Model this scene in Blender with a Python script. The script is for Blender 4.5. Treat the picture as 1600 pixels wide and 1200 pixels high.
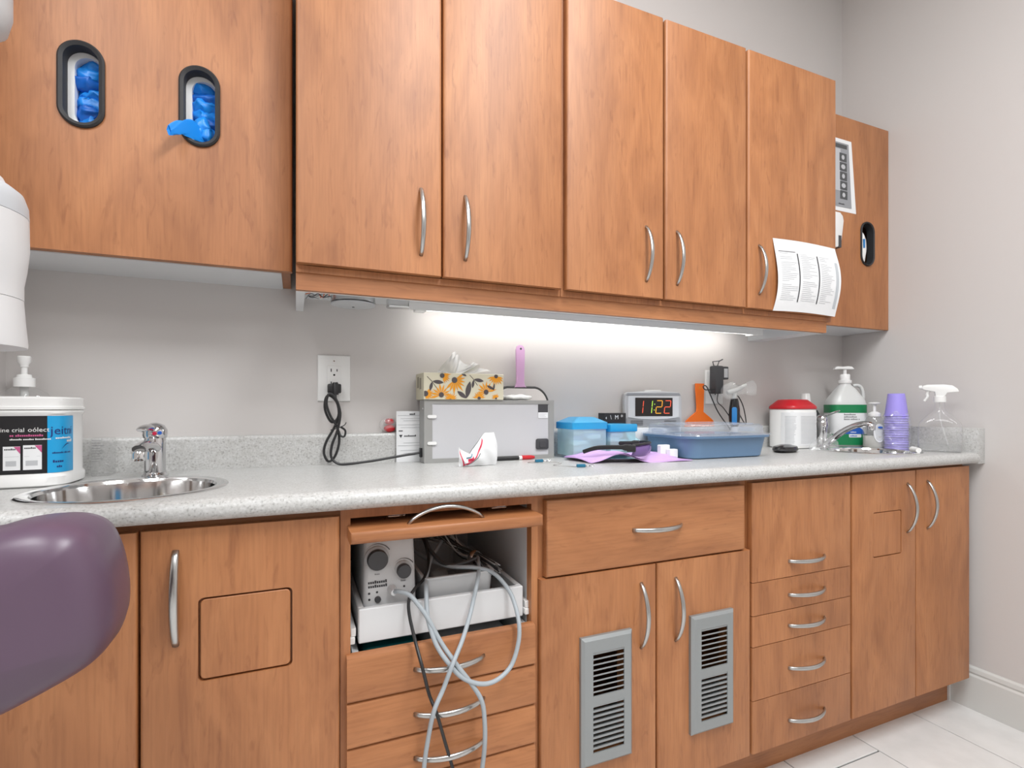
import bpy, bmesh, math, random
from mathutils import Vector, Matrix, noise
random.seed(7)
for o in list(bpy.data.objects): bpy.data.objects.remove(o)
SC = bpy.context.scene
COL = SC.collection
PI = math.pi

# ------------------------------------------------------------------ camera, world, lights, exposure
cam_d = bpy.data.cameras.new('camera'); cam = bpy.data.objects.new('camera', cam_d); COL.objects.link(cam)
cam.location = (0, 0, 1.07)
cam.rotation_euler = (PI/2, 0, -math.atan(802/1905.))
cam_d.sensor_width = 36; cam_d.lens = 36*802/1600.; cam_d.shift_y = 36/1600.
cam_d.clip_start = 0.02
SC.camera = cam
SC.view_settings.view_transform = 'Standard'; SC.view_settings.look = 'None'
SC.view_settings.gamma = 1; SC.view_settings.use_curve_mapping = False
SC.view_settings.exposure = -0.12
w = bpy.data.worlds.new('world'); SC.world = w; w.use_nodes = True
w.node_tree.nodes['Background'].inputs[0].default_value = (0.9, 0.95, 1, 1)
w.node_tree.nodes['Background'].inputs[1].default_value = 0.3
LIGHTS = [(0.8, -0.10, 56), (-0.95, -0.20, 36), (0.8, -1.6, 20), (-0.95, -1.65, 13)]   # ceiling troffers x, y, watts
CEIL = 3.0
for lx, ly, pw in LIGHTS:
    ld = bpy.data.lights.new('troffer_light', 'AREA'); ld.shape = 'RECTANGLE'; ld.size = .56; ld.size_y = 1.16
    ld.energy = pw; ld.color = (.965, .985, 1)
    lo = bpy.data.objects.new('troffer_light', ld); COL.objects.link(lo); lo.location = (lx, ly, CEIL-.03)

# ------------------------------------------------------------------ materials
MATS = {}
def mat(name, col, rough=.5, metal=0., spec=.5, emit=None, estr=0., coat=0., trans=0., sss=0.):
    m = bpy.data.materials.new(name); m.use_nodes = True
    b = m.node_tree.nodes['Principled BSDF']
    b.inputs['Base Color'].default_value = (*col, 1); b.inputs['Roughness'].default_value = rough
    b.inputs['Metallic'].default_value = metal; b.inputs['Specular IOR Level'].default_value = spec
    b.inputs['Coat Weight'].default_value = coat; b.inputs['Transmission Weight'].default_value = trans
    if emit: b.inputs['Emission Color'].default_value = (*emit, 1); b.inputs['Emission Strength'].default_value = estr
    MATS[name] = m
    return m
def nd(m, t, **kw):
    n = m.node_tree.nodes.new(t)
    for k, v in kw.items(): setattr(n, k, v)
    return n
def lk(m, a, b): m.node_tree.links.new(a, b)
def ramp(m, stops):
    r = nd(m, 'ShaderNodeValToRGB'); e = r.color_ramp.elements
    while len(e) < len(stops): e.new(.5)
    for q, (p, c) in zip(e, stops): q.position = p; q.color = (*c, 1)
    return r
def objcoord(m, scale, rnd=True):
    tc = nd(m, 'ShaderNodeTexCoord'); mp = nd(m, 'ShaderNodeMapping'); mp.inputs['Scale'].default_value = scale
    if rnd:
        oi = nd(m, 'ShaderNodeObjectInfo'); ml = nd(m, 'ShaderNodeMath', operation='MULTIPLY'); ml.inputs[1].default_value = 37.
        lk(m, oi.outputs['Random'], ml.inputs[0]); ad = nd(m, 'ShaderNodeVectorMath', operation='ADD')
        lk(m, tc.outputs['Object'], ad.inputs[0]); lk(m, ml.outputs[0], ad.inputs[1]); lk(m, ad.outputs[0], mp.inputs['Vector'])
    else: lk(m, tc.outputs['Object'], mp.inputs['Vector'])
    return mp
def wood(name, ax, dark=(.28, .100, .032), mid=(.412, .166, .060), light=(.525, .232, .092), rough=.50):
    m = mat(name, mid, rough); b = m.node_tree.nodes['Principled BSDF']
    ani = lambda a, l: {'z': (a, a, l), 'x': (l, a, a)}[ax]
    def nz(sc, detail, dist):
        p = objcoord(m, sc); n = nd(m, 'ShaderNodeTexNoise'); n.inputs['Scale'].default_value = 1.; n.inputs['Detail'].default_value = detail; n.inputs['Distortion'].default_value = dist
        lk(m, p.outputs[0], n.inputs['Vector']); return n
    n1 = nz(ani(9, 2.6), 5, 1.6); n2 = nz(ani(190, 9), 3, 0); n3 = nz(ani(60, 10), 4, 1.6); n4 = nz(ani(3.2, 1.6), 2, .6)
    r1 = ramp(m, [(.26, dark), (.50, mid), (.74, light)]); lk(m, n1.outputs['Fac'], r1.inputs[0])
    r2 = ramp(m, [(.32, (.80, .77, .74)), (.58, (1, 1, 1))]); lk(m, n2.outputs['Fac'], r2.inputs[0])
    r3 = ramp(m, [(.30, (.70, .62, .56)), (.42, (1, 1, 1))]); lk(m, n3.outputs['Fac'], r3.inputs[0])
    r4 = ramp(m, [(.30, (.88, .85, .83)), (.70, (1.06, 1.05, 1.04))]); lk(m, n4.outputs['Fac'], r4.inputs[0])
    cur = r1.outputs[0]
    m3 = nd(m, 'ShaderNodeMix', data_type='RGBA'); m3.inputs[0].default_value = .62; m3.inputs[6].default_value = (*mid, 1)
    lk(m, cur, m3.inputs[7]); cur = m3.outputs[2]
    for r, f in ((r2, .65), (r3, .55), (r4, 1.)):
        q = nd(m, 'ShaderNodeMix', data_type='RGBA', blend_type='MULTIPLY'); q.inputs[0].default_value = f
        lk(m, cur, q.inputs[6]); lk(m, r.outputs[0], q.inputs[7]); cur = q.outputs[2]
    lk(m, cur, b.inputs['Base Color'])
    b.inputs['Coat Weight'].default_value = .30; b.inputs['Coat Roughness'].default_value = .55
    return m
wood('wood', 'z'); wood('wood_h', 'x')
# laminate worktop
m = mat('counter', (.55, .55, .54), .30); b = m.node_tree.nodes['Principled BSDF']
p = objcoord(m, (1, 1, 1), False)
v1 = nd(m, 'ShaderNodeTexNoise'); v1.inputs['Scale'].default_value = 230; v1.inputs['Detail'].default_value = 2; lk(m, p.outputs[0], v1.inputs['Vector'])
v2 = nd(m, 'ShaderNodeTexNoise'); v2.inputs['Scale'].default_value = 60; v2.inputs['Detail'].default_value = 5; lk(m, p.outputs[0], v2.inputs['Vector'])
ra = ramp(m, [(.30, (.35, .345, .335)), (.41, (.50, .50, .49)), (.60, (.55, .55, .54)), (.74, (.64, .64, .635))]); lk(m, v1.outputs['Fac'], ra.inputs[0])
rb = ramp(m, [(.35, (.92, .915, .905)), (.6, (1, 1, 1))]); lk(m, v2.outputs['Fac'], rb.inputs[0])
mm = nd(m, 'ShaderNodeMix', data_type='RGBA', blend_type='MULTIPLY'); mm.inputs[0].default_value = 1
lk(m, ra.outputs[0], mm.inputs[6]); lk(m, rb.outputs[0], mm.inputs[7]); lk(m, mm.outputs[2], b.inputs['Base Color'])
# painted wall
m = mat('wall', (.60, .573, .558), .55); b = m.node_tree.nodes['Principled BSDF']
p = objcoord(m, (1, 1, 1), False); n = nd(m, 'ShaderNodeTexNoise'); n.inputs['Scale'].default_value = 350; lk(m, p.outputs[0], n.inputs['Vector'])
bp = nd(m, 'ShaderNodeBump'); bp.inputs['Strength'].default_value = .06; bp.inputs['Distance'].default_value = .001
lk(m, n.outputs['Fac'], bp.inputs['Height']); lk(m, bp.outputs[0], b.inputs['Normal'])
mat('ceiling', (.8, .8, .78), .8)
m = mat('tile', (.72, .72, .70), .3); b = m.node_tree.nodes['Principled BSDF']
p = objcoord(m, (3, 3, 3)); n = nd(m, 'ShaderNodeTexNoise'); n.inputs['Detail'].default_value = 5; lk(m, p.outputs[0], n.inputs['Vector'])
r = ramp(m, [(.3, (.68, .68, .67)), (.7, (.75, .75, .74))]); lk(m, n.outputs['Fac'], r.inputs[0]); lk(m, r.outputs[0], b.inputs['Base Color'])
mat('grout', (.05, .05, .05), .9)
mat('baseboard', (.62, .62, .60), .4)
mat('white_lam', (.68, .69, .70), .35)
mat('white', (.80, .80, .79), .35); mat('white_gloss', (.82, .82, .81), .18); mat('paper', (.80, .81, .82), .7)
mat('chrome', (.66, .66, .67), .05, 1.); mat('steel', (.74, .74, .74), .09, 1.); mat('nickel', (.50, .50, .49), .28, 1.)
mat('foil', (.7, .7, .7), .25, 1.)
mat('alu', (.31, .33, .335), .42, .5); mat('grey_metal', (.33, .33, .32), .45, .2); mat('viewer_screen', (.54, .54, .56), .25)
mat('black', (.012, .012, .013), .45); mat('black_gloss', (.015, .015, .017), .15); mat('rubber', (.02, .02, .022), .6)
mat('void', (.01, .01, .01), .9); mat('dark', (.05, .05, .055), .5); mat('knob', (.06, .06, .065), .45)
mat('glove', (.008, .25, .80), .42); mat('glove_dark', (.006, .13, .55), .45)
mat('vinyl', (.105, .064, .102), .36)
mat('unit_white', (.66, .67, .68), .4); mat('band_grey', (.50, .53, .56), .4); mat('unit_grey', (.50, .51, .52), .4)
mat('cord_grey', (.36, .40, .43), .45); mat('cord_black', (.015, .015, .016), .45); mat('cord_dark', (.05, .05, .052), .45)
mat('bin_grey', (.55, .56, .57), .4)
mat('teal', (.01, .16, .17), .5); mat('clip_teal', (.01, .14, .24), .4)
mat('label_blue', (.01, .33, .66), .35); mat('label_black', (.012, .012, .014), .3); mat('navy', (.01, .02, .16), .4)
mat('pink', (.55, .10, .25), .5); mat('red', (.50, .012, .02), .3); mat('red_print', (.62, .02, .07), .4)
mat('green', (.01, .21, .075), .35); mat('blue_print', (.02, .11, .48), .4); mat('natural_plastic', (.62, .63, .62), .35)
mat('cream', (.64, .60, .46), .6); mat('petal', (.75, .30, .01), .6); mat('leaf', (.075, .062, .065), .6); mat('leaf2', (.30, .27, .20), .6)
mat('lilac_handle', (.60, .36, .58), .35); mat('rim_dark', (.06, .06, .06), .4); mat('mirror_glass', (.9, .9, .9), .02, 1.)
mat('lilac_cup', (.36, .30, .80), .4); mat('lilac_napkin', (.58, .38, .70), .8); mat('lens', (.16, .09, .27), .10)
mat('orange', (.85, .16, .005), .35); mat('tub_blue', (.145, .25, .40), .4); mat('cotton', (.85, .86, .86), .9)
mat('clock_face', (.60, .61, .63), .35); mat('clock_silver', (.52, .53, .55), .35, .3); mat('clock_dark', (.30, .31, .33), .4, .2); mat('screen', (.02, .016, .016), .2)
for nme, c in (('seg_red', (1, .12, .05)), ('seg_green', (.55, .95, .08)), ('seg_orange', (1, .45, .03))): mat(nme, c, .5, emit=c, estr=.45)
mat('tube_lamp', (1, 1, 1), .5, emit=(1, .985, .95), estr=15.)
mat('panel_lamp', (1, 1, 1), .5, emit=(1, .98, .95), estr=2.)
mat('print', (.22, .22, .23), .8); mat('print_light', (.50, .51, .53), .8); mat('print_dark', (.05, .05, .055), .8); mat('xray_dark', (.07, .075, .08), .5)
mat('poster_grey', (.30, .31, .33), .6)
mat('soap', (.70, .68, .64), .4); mat('tool_blue', (.03, .22, .55), .35); mat('wire_grey', (.33, .33, .33), .4, .3)
def clear(name, tint, fac, rough=.05, glossy=.9, ior=1.28):
    """thin clear plastic: tinted transparency with a fresnel gloss"""
    m = bpy.data.materials.new(name); m.use_nodes = True; nt = m.node_tree; nt.nodes.clear()
    out = nd(m, 'ShaderNodeOutputMaterial'); tr = nd(m, 'ShaderNodeBsdfTransparent'); tr.inputs[0].default_value = (*tint, 1)
    df = nd(m, 'ShaderNodeBsdfPrincipled'); df.inputs['Base Color'].default_value = (*[min(1, t*.95) for t in tint], 1); df.inputs['Roughness'].default_value = .4
    gl = nd(m, 'ShaderNodeBsdfGlossy'); gl.inputs['Roughness'].default_value = rough; gl.inputs[0].default_value = (glossy, glossy, glossy, 1)
    lw = nd(m, 'ShaderNodeLayerWeight'); pw = nd(m, 'ShaderNodeMath', operation='POWER'); pw.inputs[1].default_value = 3.; lk(m, lw.outputs['Facing'], pw.inputs[0])
    fr = nd(m, 'ShaderNodeMath', operation='MULTIPLY_ADD'); fr.inputs[1].default_value = (ior-1)*1.6; fr.inputs[2].default_value = .035; lk(m, pw.outputs[0], fr.inputs[0])
    a = nd(m, 'ShaderNodeMixShader'); a.inputs[0].default_value = fac; lk(m, tr.outputs[0], a.inputs[1]); lk(m, df.outputs[0], a.inputs[2])
    c = nd(m, 'ShaderNodeMixShader'); lk(m, fr.outputs[0], c.inputs[0]); lk(m, a.outputs[0], c.inputs[1]); lk(m, gl.outputs[0], c.inputs[2])
    lk(m, c.outputs[0], out.inputs[0]); MATS[name] = m
clear('clear', (.985, .985, .985), .05); clear('film', (.98, .985, .985), .16, .15, .95, 1.2); clear('clear_grey', (.90, .905, .905), .10)
clear('clear_blue', (.74, .96, 1.), .42); clear('lid_blue', (.03, .55, .93), .55); clear('clear_lid', (.90, .93, .97), .14)
clear('tissue', (.97, .97, .97), .62, .9, .2); clear('lens_tint', (.30, .20, .42), .35)

# ------------------------------------------------------------------ mesh helpers
class MB:
    def __init__(s): s.v = []; s.f = []
    def add(s, vs, fs):
        k = len(s.v); s.v += [tuple(q) for q in vs]; s.f += [[i+k for i in g] for g in fs]; return s
    def bm(s, b):
        b.verts.index_update(); s.add([q.co.copy() for q in b.verts], [[q.index for q in g.verts] for g in b.faces]); b.free(); return s
    def box(s, x0, x1, y0, y1, z0, z1, bev=0, seg=2, sel=None):
        b = bmesh.new(); bmesh.ops.create_cube(b, size=1)
        for q in b.verts: q.co = Vector((x0+(q.co.x+.5)*(x1-x0), y0+(q.co.y+.5)*(y1-y0), z0+(q.co.z+.5)*(z1-z0)))
        if bev:
            es = [e for e in b.edges if sel is None or sel(*[v.co for v in e.verts])]
            bmesh.ops.bevel(b, geom=es, offset=bev, segments=seg, profile=.5, affect='EDGES')
        return s.bm(b)
    def prism(s, pts, ax, a0, a1, bev=0, seg=2):
        """pts: 2D outline; ax: extrusion axis"""
        f = {'x': lambda p, a: (a, p[0], p[1]), 'y': lambda p, a: (p[0], a, p[1]), 'z': lambda p, a: (p[0], p[1], a)}[ax]
        b = bmesh.new(); A = [b.verts.new(f(p, a0)) for p in pts]; B = [b.verts.new(f(p, a1)) for p in pts]; n = len(pts)
        fa = b.faces.new(A); fb = b.faces.new(B[::-1])
        for i in range(n): b.faces.new((A[i], B[i], B[(i+1) % n], A[(i+1) % n]))
        bmesh.ops.recalc_face_normals(b, faces=b.faces)
        if bev:
            es = [e for e in b.edges if fa in e.link_faces or fb in e.link_faces]
            bmesh.ops.bevel(b, geom=es, offset=bev, segments=seg, profile=.5, affect='EDGES')
        return s.bm(b)
    def rings(s, R, cap=True, closed=True):
        n = len(R[0]); vs = [p for r in R for p in r]; fs = []
        for k in range(len(R)-1):
            for i in range(n if closed else n-1):
                j = (i+1) % n; fs.append((k*n+i, k*n+j, (k+1)*n+j, (k+1)*n+i))
        if cap and closed: fs.append(tuple(range(n))[::-1]); fs.append(tuple((len(R)-1)*n+i for i in range(n)))
        return s.add(vs, fs)
    def lathe(s, prof, c=(0, 0, 0), seg=28, ax='z', sx=1, sy=1, cap=True):
        R = []
        for r, h in prof:
            ring = []
            for i in range(seg):
                a = 2*PI*i/seg; x, y = r*math.cos(a)*sx, r*math.sin(a)*sy
                ring.append({'z': (c[0]+x, c[1]+y, c[2]+h), 'y': (c[0]+x, c[1]-h, c[2]+y), 'x': (c[0]+h, c[1]+x, c[2]+y)}[ax])
            R.append(ring)
        return s.rings(R, cap)
    def tube(s, pts, r, seg=8, closed=False, flat=1., up=None):
        P = [Vector(p) for p in pts]; n = len(P); rr = r if isinstance(r, (list, tuple)) else [r]*n
        R = []; nrm = None
        for i in range(n):
            t = (P[(i+1) % n]-P[i-1]) if closed else (P[min(i+1, n-1)]-P[max(i-1, 0)])
            if t.length < 1e-9: t = Vector((0, 0, 1))
            t.normalize()
            if nrm is None:
                nrm = Vector(up) if up else (Vector((0, 0, 1)) if abs(t.z) < .9 else Vector((1, 0, 0)))
            nrm = nrm-t*nrm.dot(t); nrm.normalize(); bn = t.cross(nrm)
            R.append([P[i]+nrm*(rr[i]*flat*math.cos(2*PI*k/seg))+bn*(rr[i]*math.sin(2*PI*k/seg)) for k in range(seg)])
        if closed: R.append(R[0]); return s.rings(R, False)
        return s.rings(R, True)
    def grid(s, fn, nu, nv):
        vs = [fn(i/nu, j/nv) for j in range(nv+1) for i in range(nu+1)]
        fs = [(j*(nu+1)+i, j*(nu+1)+i+1, (j+1)*(nu+1)+i+1, (j+1)*(nu+1)+i) for j in range(nv) for i in range(nu)]
        return s.add(vs, fs)
    def quad(s, a, b, c, d): return s.add([a, b, c, d], [(0, 1, 2, 3)])
    def xf(s, M):
        s.v = [tuple(M @ Vector(q)) for q in s.v]; return s
    def warp(s, fn): s.v = [tuple(fn(*q)) for q in s.v]; return s
def spline(pts, n=6):
    P = [Vector(p) for p in pts]; out = []
    for i in range(len(P)-1):
        a = P[max(i-1, 0)]; b = P[i]; c = P[i+1]; d = P[min(i+2, len(P)-1)]
        for k in range(n):
            t = k/n; out.append(.5*((2*b)+(c-a)*t+(2*a-5*b+4*c-d)*t*t+(3*b-a-3*c+d)*t**3))
    out.append(P[-1]); return out
def rrect(x0, x1, y0, y1, r, n=5):
    r = min(r, abs(x1-x0)/2-1e-5, abs(y1-y0)/2-1e-5); pts = []
    for cx, cy, a0 in ((x1-r, y0+r, -PI/2), (x1-r, y1-r, 0), (x0+r, y1-r, PI/2), (x0+r, y0+r, PI)):
        for k in range(n+1): a = a0+PI/2*k/n; pts.append((cx+r*math.cos(a), cy+r*math.sin(a)))
    return pts
ORG = {}
def link(name, mesh, m=None, parent=None):
    o = bpy.data.objects.new(name, mesh); COL.objects.link(o)
    if parent is not None: o.parent = parent
    if m and not mesh.materials: mesh.materials.append(MATS[m])
    return o
def build(name, mb, m, parent=None, smooth=True, ang=40, label=None, org=None, wrap=True):
    """mb in world coordinates unless the parent thing is marked local"""
    off = ORG.get(parent.name, Vector()) if parent is not None else (Vector(org) if org else Vector())
    me = bpy.data.meshes.new(name); me.from_pydata([tuple(Vector(q)-off) for q in mb.v], [], mb.f); me.validate()
    b = bmesh.new(); b.from_mesh(me); bmesh.ops.recalc_face_normals(b, faces=b.faces); b.to_mesh(me); b.free()
    if smooth: me.shade_smooth(); me.set_sharp_from_angle(angle=math.radians(ang))
    o = link(name, me, m, parent)
    ORG[o.name] = off
    if parent is None and org: o.location = off
    if label: o['label'] = label
    return o
def thing(name, label, cat, loc=(0, 0, 0), rotz=0., group=None, local=False):
    o = bpy.data.objects.new(name, None); COL.objects.link(o); o.location = loc; o.rotation_euler = (0, 0, rotz); o.empty_display_size = .05
    o['label'] = label; o['category'] = cat
    if group: o['group'] = group
    ORG[o.name] = Vector() if (local or rotz) else Vector(loc)
    return o
def tag(o, label, cat, group=None):
    o['label'] = label; o['category'] = cat
    if group: o['group'] = group
    return o
def struct(o): o['kind'] = 'structure'; return o
def evalmesh(o):
    dg = bpy.context.evaluated_depsgraph_get(); return bpy.data.meshes.new_from_object(o.evaluated_get(dg))
def cut(o, mbs):
    """boolean-subtract world-space cutters from o"""
    off = ORG.get(o.name, Vector())
    for mb in mbs:
        me = bpy.data.meshes.new('c'); me.from_pydata([tuple(Vector(q)-off) for q in mb.v], [], mb.f)
        b = bmesh.new(); b.from_mesh(me); bmesh.ops.recalc_face_normals(b, faces=b.faces); b.to_mesh(me); b.free()
        c = bpy.data.objects.new('c', me); COL.objects.link(c)
        if o.parent is not None: c.parent = o.parent
        else: c.location = o.location
        md = o.modifiers.new('b', 'BOOLEAN'); md.operation = 'DIFFERENCE'; md.object = c; md.solver = 'EXACT'
        nm = evalmesh(o); o.modifiers.clear(); o.data = nm
        bpy.data.objects.remove(c); bpy.data.meshes.remove(me)
    o.data.shade_smooth(); o.data.set_sharp_from_angle(angle=math.radians(35))
def text_mb(body, size, fn, align='LEFT'):
    """flat lettering: fn maps (x, y) on the lettering plane to a 3D point"""
    cu = bpy.data.curves.new('t', 'FONT'); cu.body = body; cu.size = size; cu.align_x = align; cu.resolution_u = 2
    o = bpy.data.objects.new('t', cu); COL.objects.link(o); me = evalmesh(o)
    mb = MB().add([fn(q.co.x, q.co.y) for q in me.vertices], [list(g.vertices) for g in me.polygons])
    bpy.data.objects.remove(o); bpy.data.curves.remove(cu); bpy.data.meshes.remove(me); return mb
def bars_mb(words, size, fn):
    """print too small to read: one broken dash per word; words = letter counts"""
    mb = MB(); x = 0.
    for n_ in words:
        for k in range(n_):
            h_ = size*(.70 if (k*7+n_) % 5 == 0 else .50); w_ = size*.40
            mb.add([fn(x, 0), fn(x+w_, 0), fn(x+w_, h_), fn(x, h_)], [(0, 1, 2, 3)]); x += size*.52
        x += size*.35
    return mb
def crumple(mb, amp, sc, seed=0):
    def f(x, y, z):
        n = noise.noise_vector(Vector((x*sc+seed, y*sc-seed, z*sc))); m2 = noise.noise_vector(Vector((x*sc*2.6, y*sc*2.6+seed, z*sc*2.6)))
        return (x+amp*(n.x+.5*m2.x), y+amp*(n.y+.5*m2.y), z+amp*(n.z+.5*m2.z))
    return mb.warp(f)
def blob(c, rx, ry, rz, nu=20, nv=12):
    mb = MB(); R = []
    for j in range(nv+1):
        t = PI*(j+.02)/(nv+.04); R.append([(c[0]+rx*math.sin(t)*math.cos(2*PI*i/nu), c[1]+ry*math.sin(t)*math.sin(2*PI*i/nu), c[2]-rz*math.cos(t)) for i in range(nu)])
    return mb.rings(R)

# ------------------------------------------------------------------ the room
XW, YW, XL = 2.2197, 1.5206, -.607
YB, XB = -3.0, -2.6
struct(build('wall_back', MB().box(XL-.1, XW+.1, YW, YW+.1, 0, CEIL), 'wall', smooth=False))
struct(build('wall_right', MB().box(XW, XW+.1, YB, YW, 0, CEIL), 'wall', smooth=False))
struct(build('wall_left', MB().box(XL-.1, XL, 1.0, YW, 0, CEIL), 'wall', smooth=False))
struct(build('wall_return', MB().box(XB, XL-.1, 1.0, 1.1, 0, CEIL), 'wall', smooth=False))
struct(build('wall_far_left', MB().box(XB-.1, XB, YB, 1.1, 0, CEIL), 'wall', smooth=False))
struct(build('wall_front', MB().box(XB-.1, XW+.1, YB-.1, YB, 0, CEIL), 'wall', smooth=False))
struct(build('ceiling', MB().box(XB-.1, XW+.1, YB-.1, YW+.1, CEIL, CEIL+.1), 'ceiling', smooth=False))
fl = struct(build('floor', MB().box(XB-.1, XW+.1, YB-.1, YW+.1, -.1, -.004), 'grout', smooth=False))
TW, TL = .3125, .62
tm = None; k = 0
xg = 1.987
while xg > XB-.4:
    off = 1.03 if k % 2 == 1 else 1.03+TL/2
    y = off-8*TL
    while y < 1.5:
        x0, x1, y0, y1 = max(xg-(TW if k else TW), XB), min(xg, XW), max(y, YB), min(y+TL, 1.49)
        if y1-y0 > .02 and x1-x0 > .02:
            full = abs(x1-x0-TW) < 1e-4 and abs(y1-y0-TL) < 1e-4
            if full and tm: t = link('tile', tm, None, fl)
            else:
                hx, hy = (x1-x0)/2-.0022, (y1-y0)/2-.0022
                mb = MB().box(-hx, hx, -hy, hy, -.008, 0, .0012, 1)
                me = bpy.data.meshes.new('tile'); me.from_pydata(mb.v, [], mb.f); t = link('tile', me, 'tile', fl)
                if full: tm = me
            t.location = ((x0+x1)/2, (y0+y1)/2, 0)
        y += TL
    k += 1; xg -= TW
y = 1.03+TL/2-8*TL
while y < 1.5:    # cut row along the right wall
    y0, y1 = max(y, YB), min(y+TL, 1.49)
    if y1-y0 > .02:
        mb = MB().box(1.9892, XW, y0+.0022, y1-.0022, -.008, 0, .0012, 1); build('tile', mb, 'tile', fl, smooth=False)
    y += TL
mat('added_door_brown', (.10, .05, .025), .4)
dr = struct(build('added_dark_door', MB().box(.1, 1.0, YB, YB+.035, .005, 2.05, .003, 1), 'added_door_brown', smooth=False))  # invented door behind the camera, added to give the chrome dark reflections
build('added_door_frame', MB().box(.03, .1, YB, YB+.05, 0, 2.12).box(1.0, 1.07, YB, YB+.05, 0, 2.12).box(.1, 1.0, YB, YB+.05, 2.055, 2.12), 'white', dr, smooth=False)
build('added_door_handle', MB().tube([(.17, YB+.03, 1.0), (.17, YB+.08, 1.0), (.29, YB+.08, 1.0)], .010, 10), 'nickel', dr)
prof = [(0, 0), (.016, 0), (.016, .118), (.011, .125), (.014, .132), (.012, .145), (.006, .150), (0, .150)]
struct(build('baseboard_right', MB().prism([(XW-a, z) for a, z in prof], 'y', YB, 1.112), 'baseboard', smooth=False))
struct(build('trim_1', MB().box(2.196, 2.2035, 1.106, 1.118, 0, .12), 'white', smooth=False))
for i, (lx, ly, pw) in enumerate(LIGHTS):
    t = thing('ceiling_light', ['recessed ceiling light panel above the wall cabinets', 'recessed ceiling light panel above the dental chair', 'recessed ceiling light panel at the right rear of the room', 'recessed ceiling light panel at the left rear of the room'][i], 'ceiling light', (lx, ly, CEIL), group='ceiling light panels')
    build('frame', MB().box(lx-.31, lx-.285, ly-.61, ly+.61, CEIL-.012, CEIL).box(lx+.285, lx+.31, ly-.61, ly+.61, CEIL-.012, CEIL).box(lx-.285, lx+.285, ly-.61, ly-.585, CEIL-.012, CEIL).box(lx-.285, lx+.285, ly+.585, ly+.61, CEIL-.012, CEIL), 'white', t)
    build('diffuser', MB().box(lx-.285, lx+.285, ly-.585, ly+.585, CEIL-.006, CEIL-.001), 'panel_lamp', t)

# ------------------------------------------------------------------ cabinets
def handle_mesh(L, bow, rw=.0062, rt=.0042):
    pts = []; rr = []; n = 16
    for i in range(n+1):
        s = i/n; pts.append((0, -bow*math.sin(PI*s)**.70, (s-.5)*L)); rr.append(rw*(1-.22*abs(2*s-1)**2))
    mb = MB().tube(pts, rr, 10, flat=rt/rw, up=(0, 1, 0))
    me = bpy.data.meshes.new('handle'); me.from_pydata(mb.v, [], mb.f); me.shade_smooth(); me.materials.append(MATS['nickel']); return me
HM = handle_mesh(.160, .030); HS = handle_mesh(.150, .027)
def handle(parent, x, y, z, me=None, rot=(0, 0, 0)):
    o = link('handle', me or HM, None, parent); o.location = Vector((x, y, z))-ORG[parent.name]; o.rotation_euler = rot; return o
vert_front = lambda y: (lambda a, b: abs(a.z-b.z) > .02 and abs(a.y-y) < 1e-4)
def front_edges(y): return lambda a, b: abs(a.y-y) < 1e-4 and abs(b.y-y) < 1e-4
def panel(name, x0, x1, z0, z1, y, parent, m='wood', th=.02, bev=.006, allf=False):
    mb = MB().box(x0, x1, y, y+th, z0, z1, bev, 3, front_edges(y) if allf else vert_front(y))
    return build(name, mb, m, parent, ang=50)
def shell(x0, x1, y0, y1, z0, z1, t=.016):
    return MB().box(x0, x0+t, y0, y1, z0, z1).box(x1-t, x1, y0, y1, z0, z1).box(x0+t, x1-t, y0, y1, z0, z0+t).box(x0+t, x1-t, y0, y1, z1-t, z1).box(x0+t, x1-t, y1-.006, y1, z0+t, z1-t)
DY = 1.035; FY = 1.0555; BZ0, BZ1 = .12, .872
# sink base cabinet on the left
c = thing('base_cabinet', 'wooden base cabinet with square hatch in its door under the left sink', 'cabinet', (-.264, 1.28, BZ0), group='wooden base cabinets')
build('carcass', shell(-.605, .079, FY, YW, BZ0, .70), 'wood', c, smooth=False)
build('top_rail', MB().box(-.605, .079, FY, FY+.02, .70, BZ1), 'wood_h', c, smooth=False)
d = panel('door', -.602, -.2455, .122, .859, DY, c)
handle(d, -.305, DY+.001, .74, handle_mesh(.160, .022))
d = panel('door', -.2415, .0775, .122, .860, DY, c)
cut(d, [MB().prism(rrect(-.157, -.006, .591, .737, .009), 'y', DY-.01, DY+.012)])
build('hatch', MB().prism(rrect(-.1535, -.0095, .5945, .7335, .008), 'y', DY+.0005, DY+.0115, .0012, 1), 'wood', d)
handle(d, -.19, DY+.001, .742, handle_mesh(.163, .022, .0072, .005))
# open bay with drawers
c = thing('drawer_cabinet', 'wooden base cabinet with lifted flap, open white bay and drawers below', 'cabinet', (.295, 1.28, BZ0), group='wooden base cabinets')
build('carcass', shell(.080, .505, FY+.02, YW, BZ0, BZ1), 'white_lam', c, smooth=False)
build('face_frame', MB().box(.0795, .0985, FY-.006, FY+.02, BZ0, BZ1).box(.4895, .505, FY-.006, FY+.02, BZ0, BZ1).box(.0985, .4895, FY-.006, FY+.02, .852, BZ1), 'wood', c, smooth=False)
build('side_liner', MB().box(.097, .0985, FY+.02, 1.5, .14, .85), 'white_lam', c, smooth=False)
build('side_liner', MB().box(.4895, .491, FY+.02, 1.5, .14, .85), 'white_lam', c, smooth=False)
fp = build('flap_door', MB().box(.0925, .4905, .987, 1.30, .814, .838, .009, 4, lambda a, b: abs(a.y-.987) < 1e-4 and abs(b.y-.987) < 1e-4), 'wood_h', c, ang=50)
handle(fp, .284, 1.018, .8375, handle_mesh(.158, .030), (-PI/2, 0, PI/2))
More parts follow.
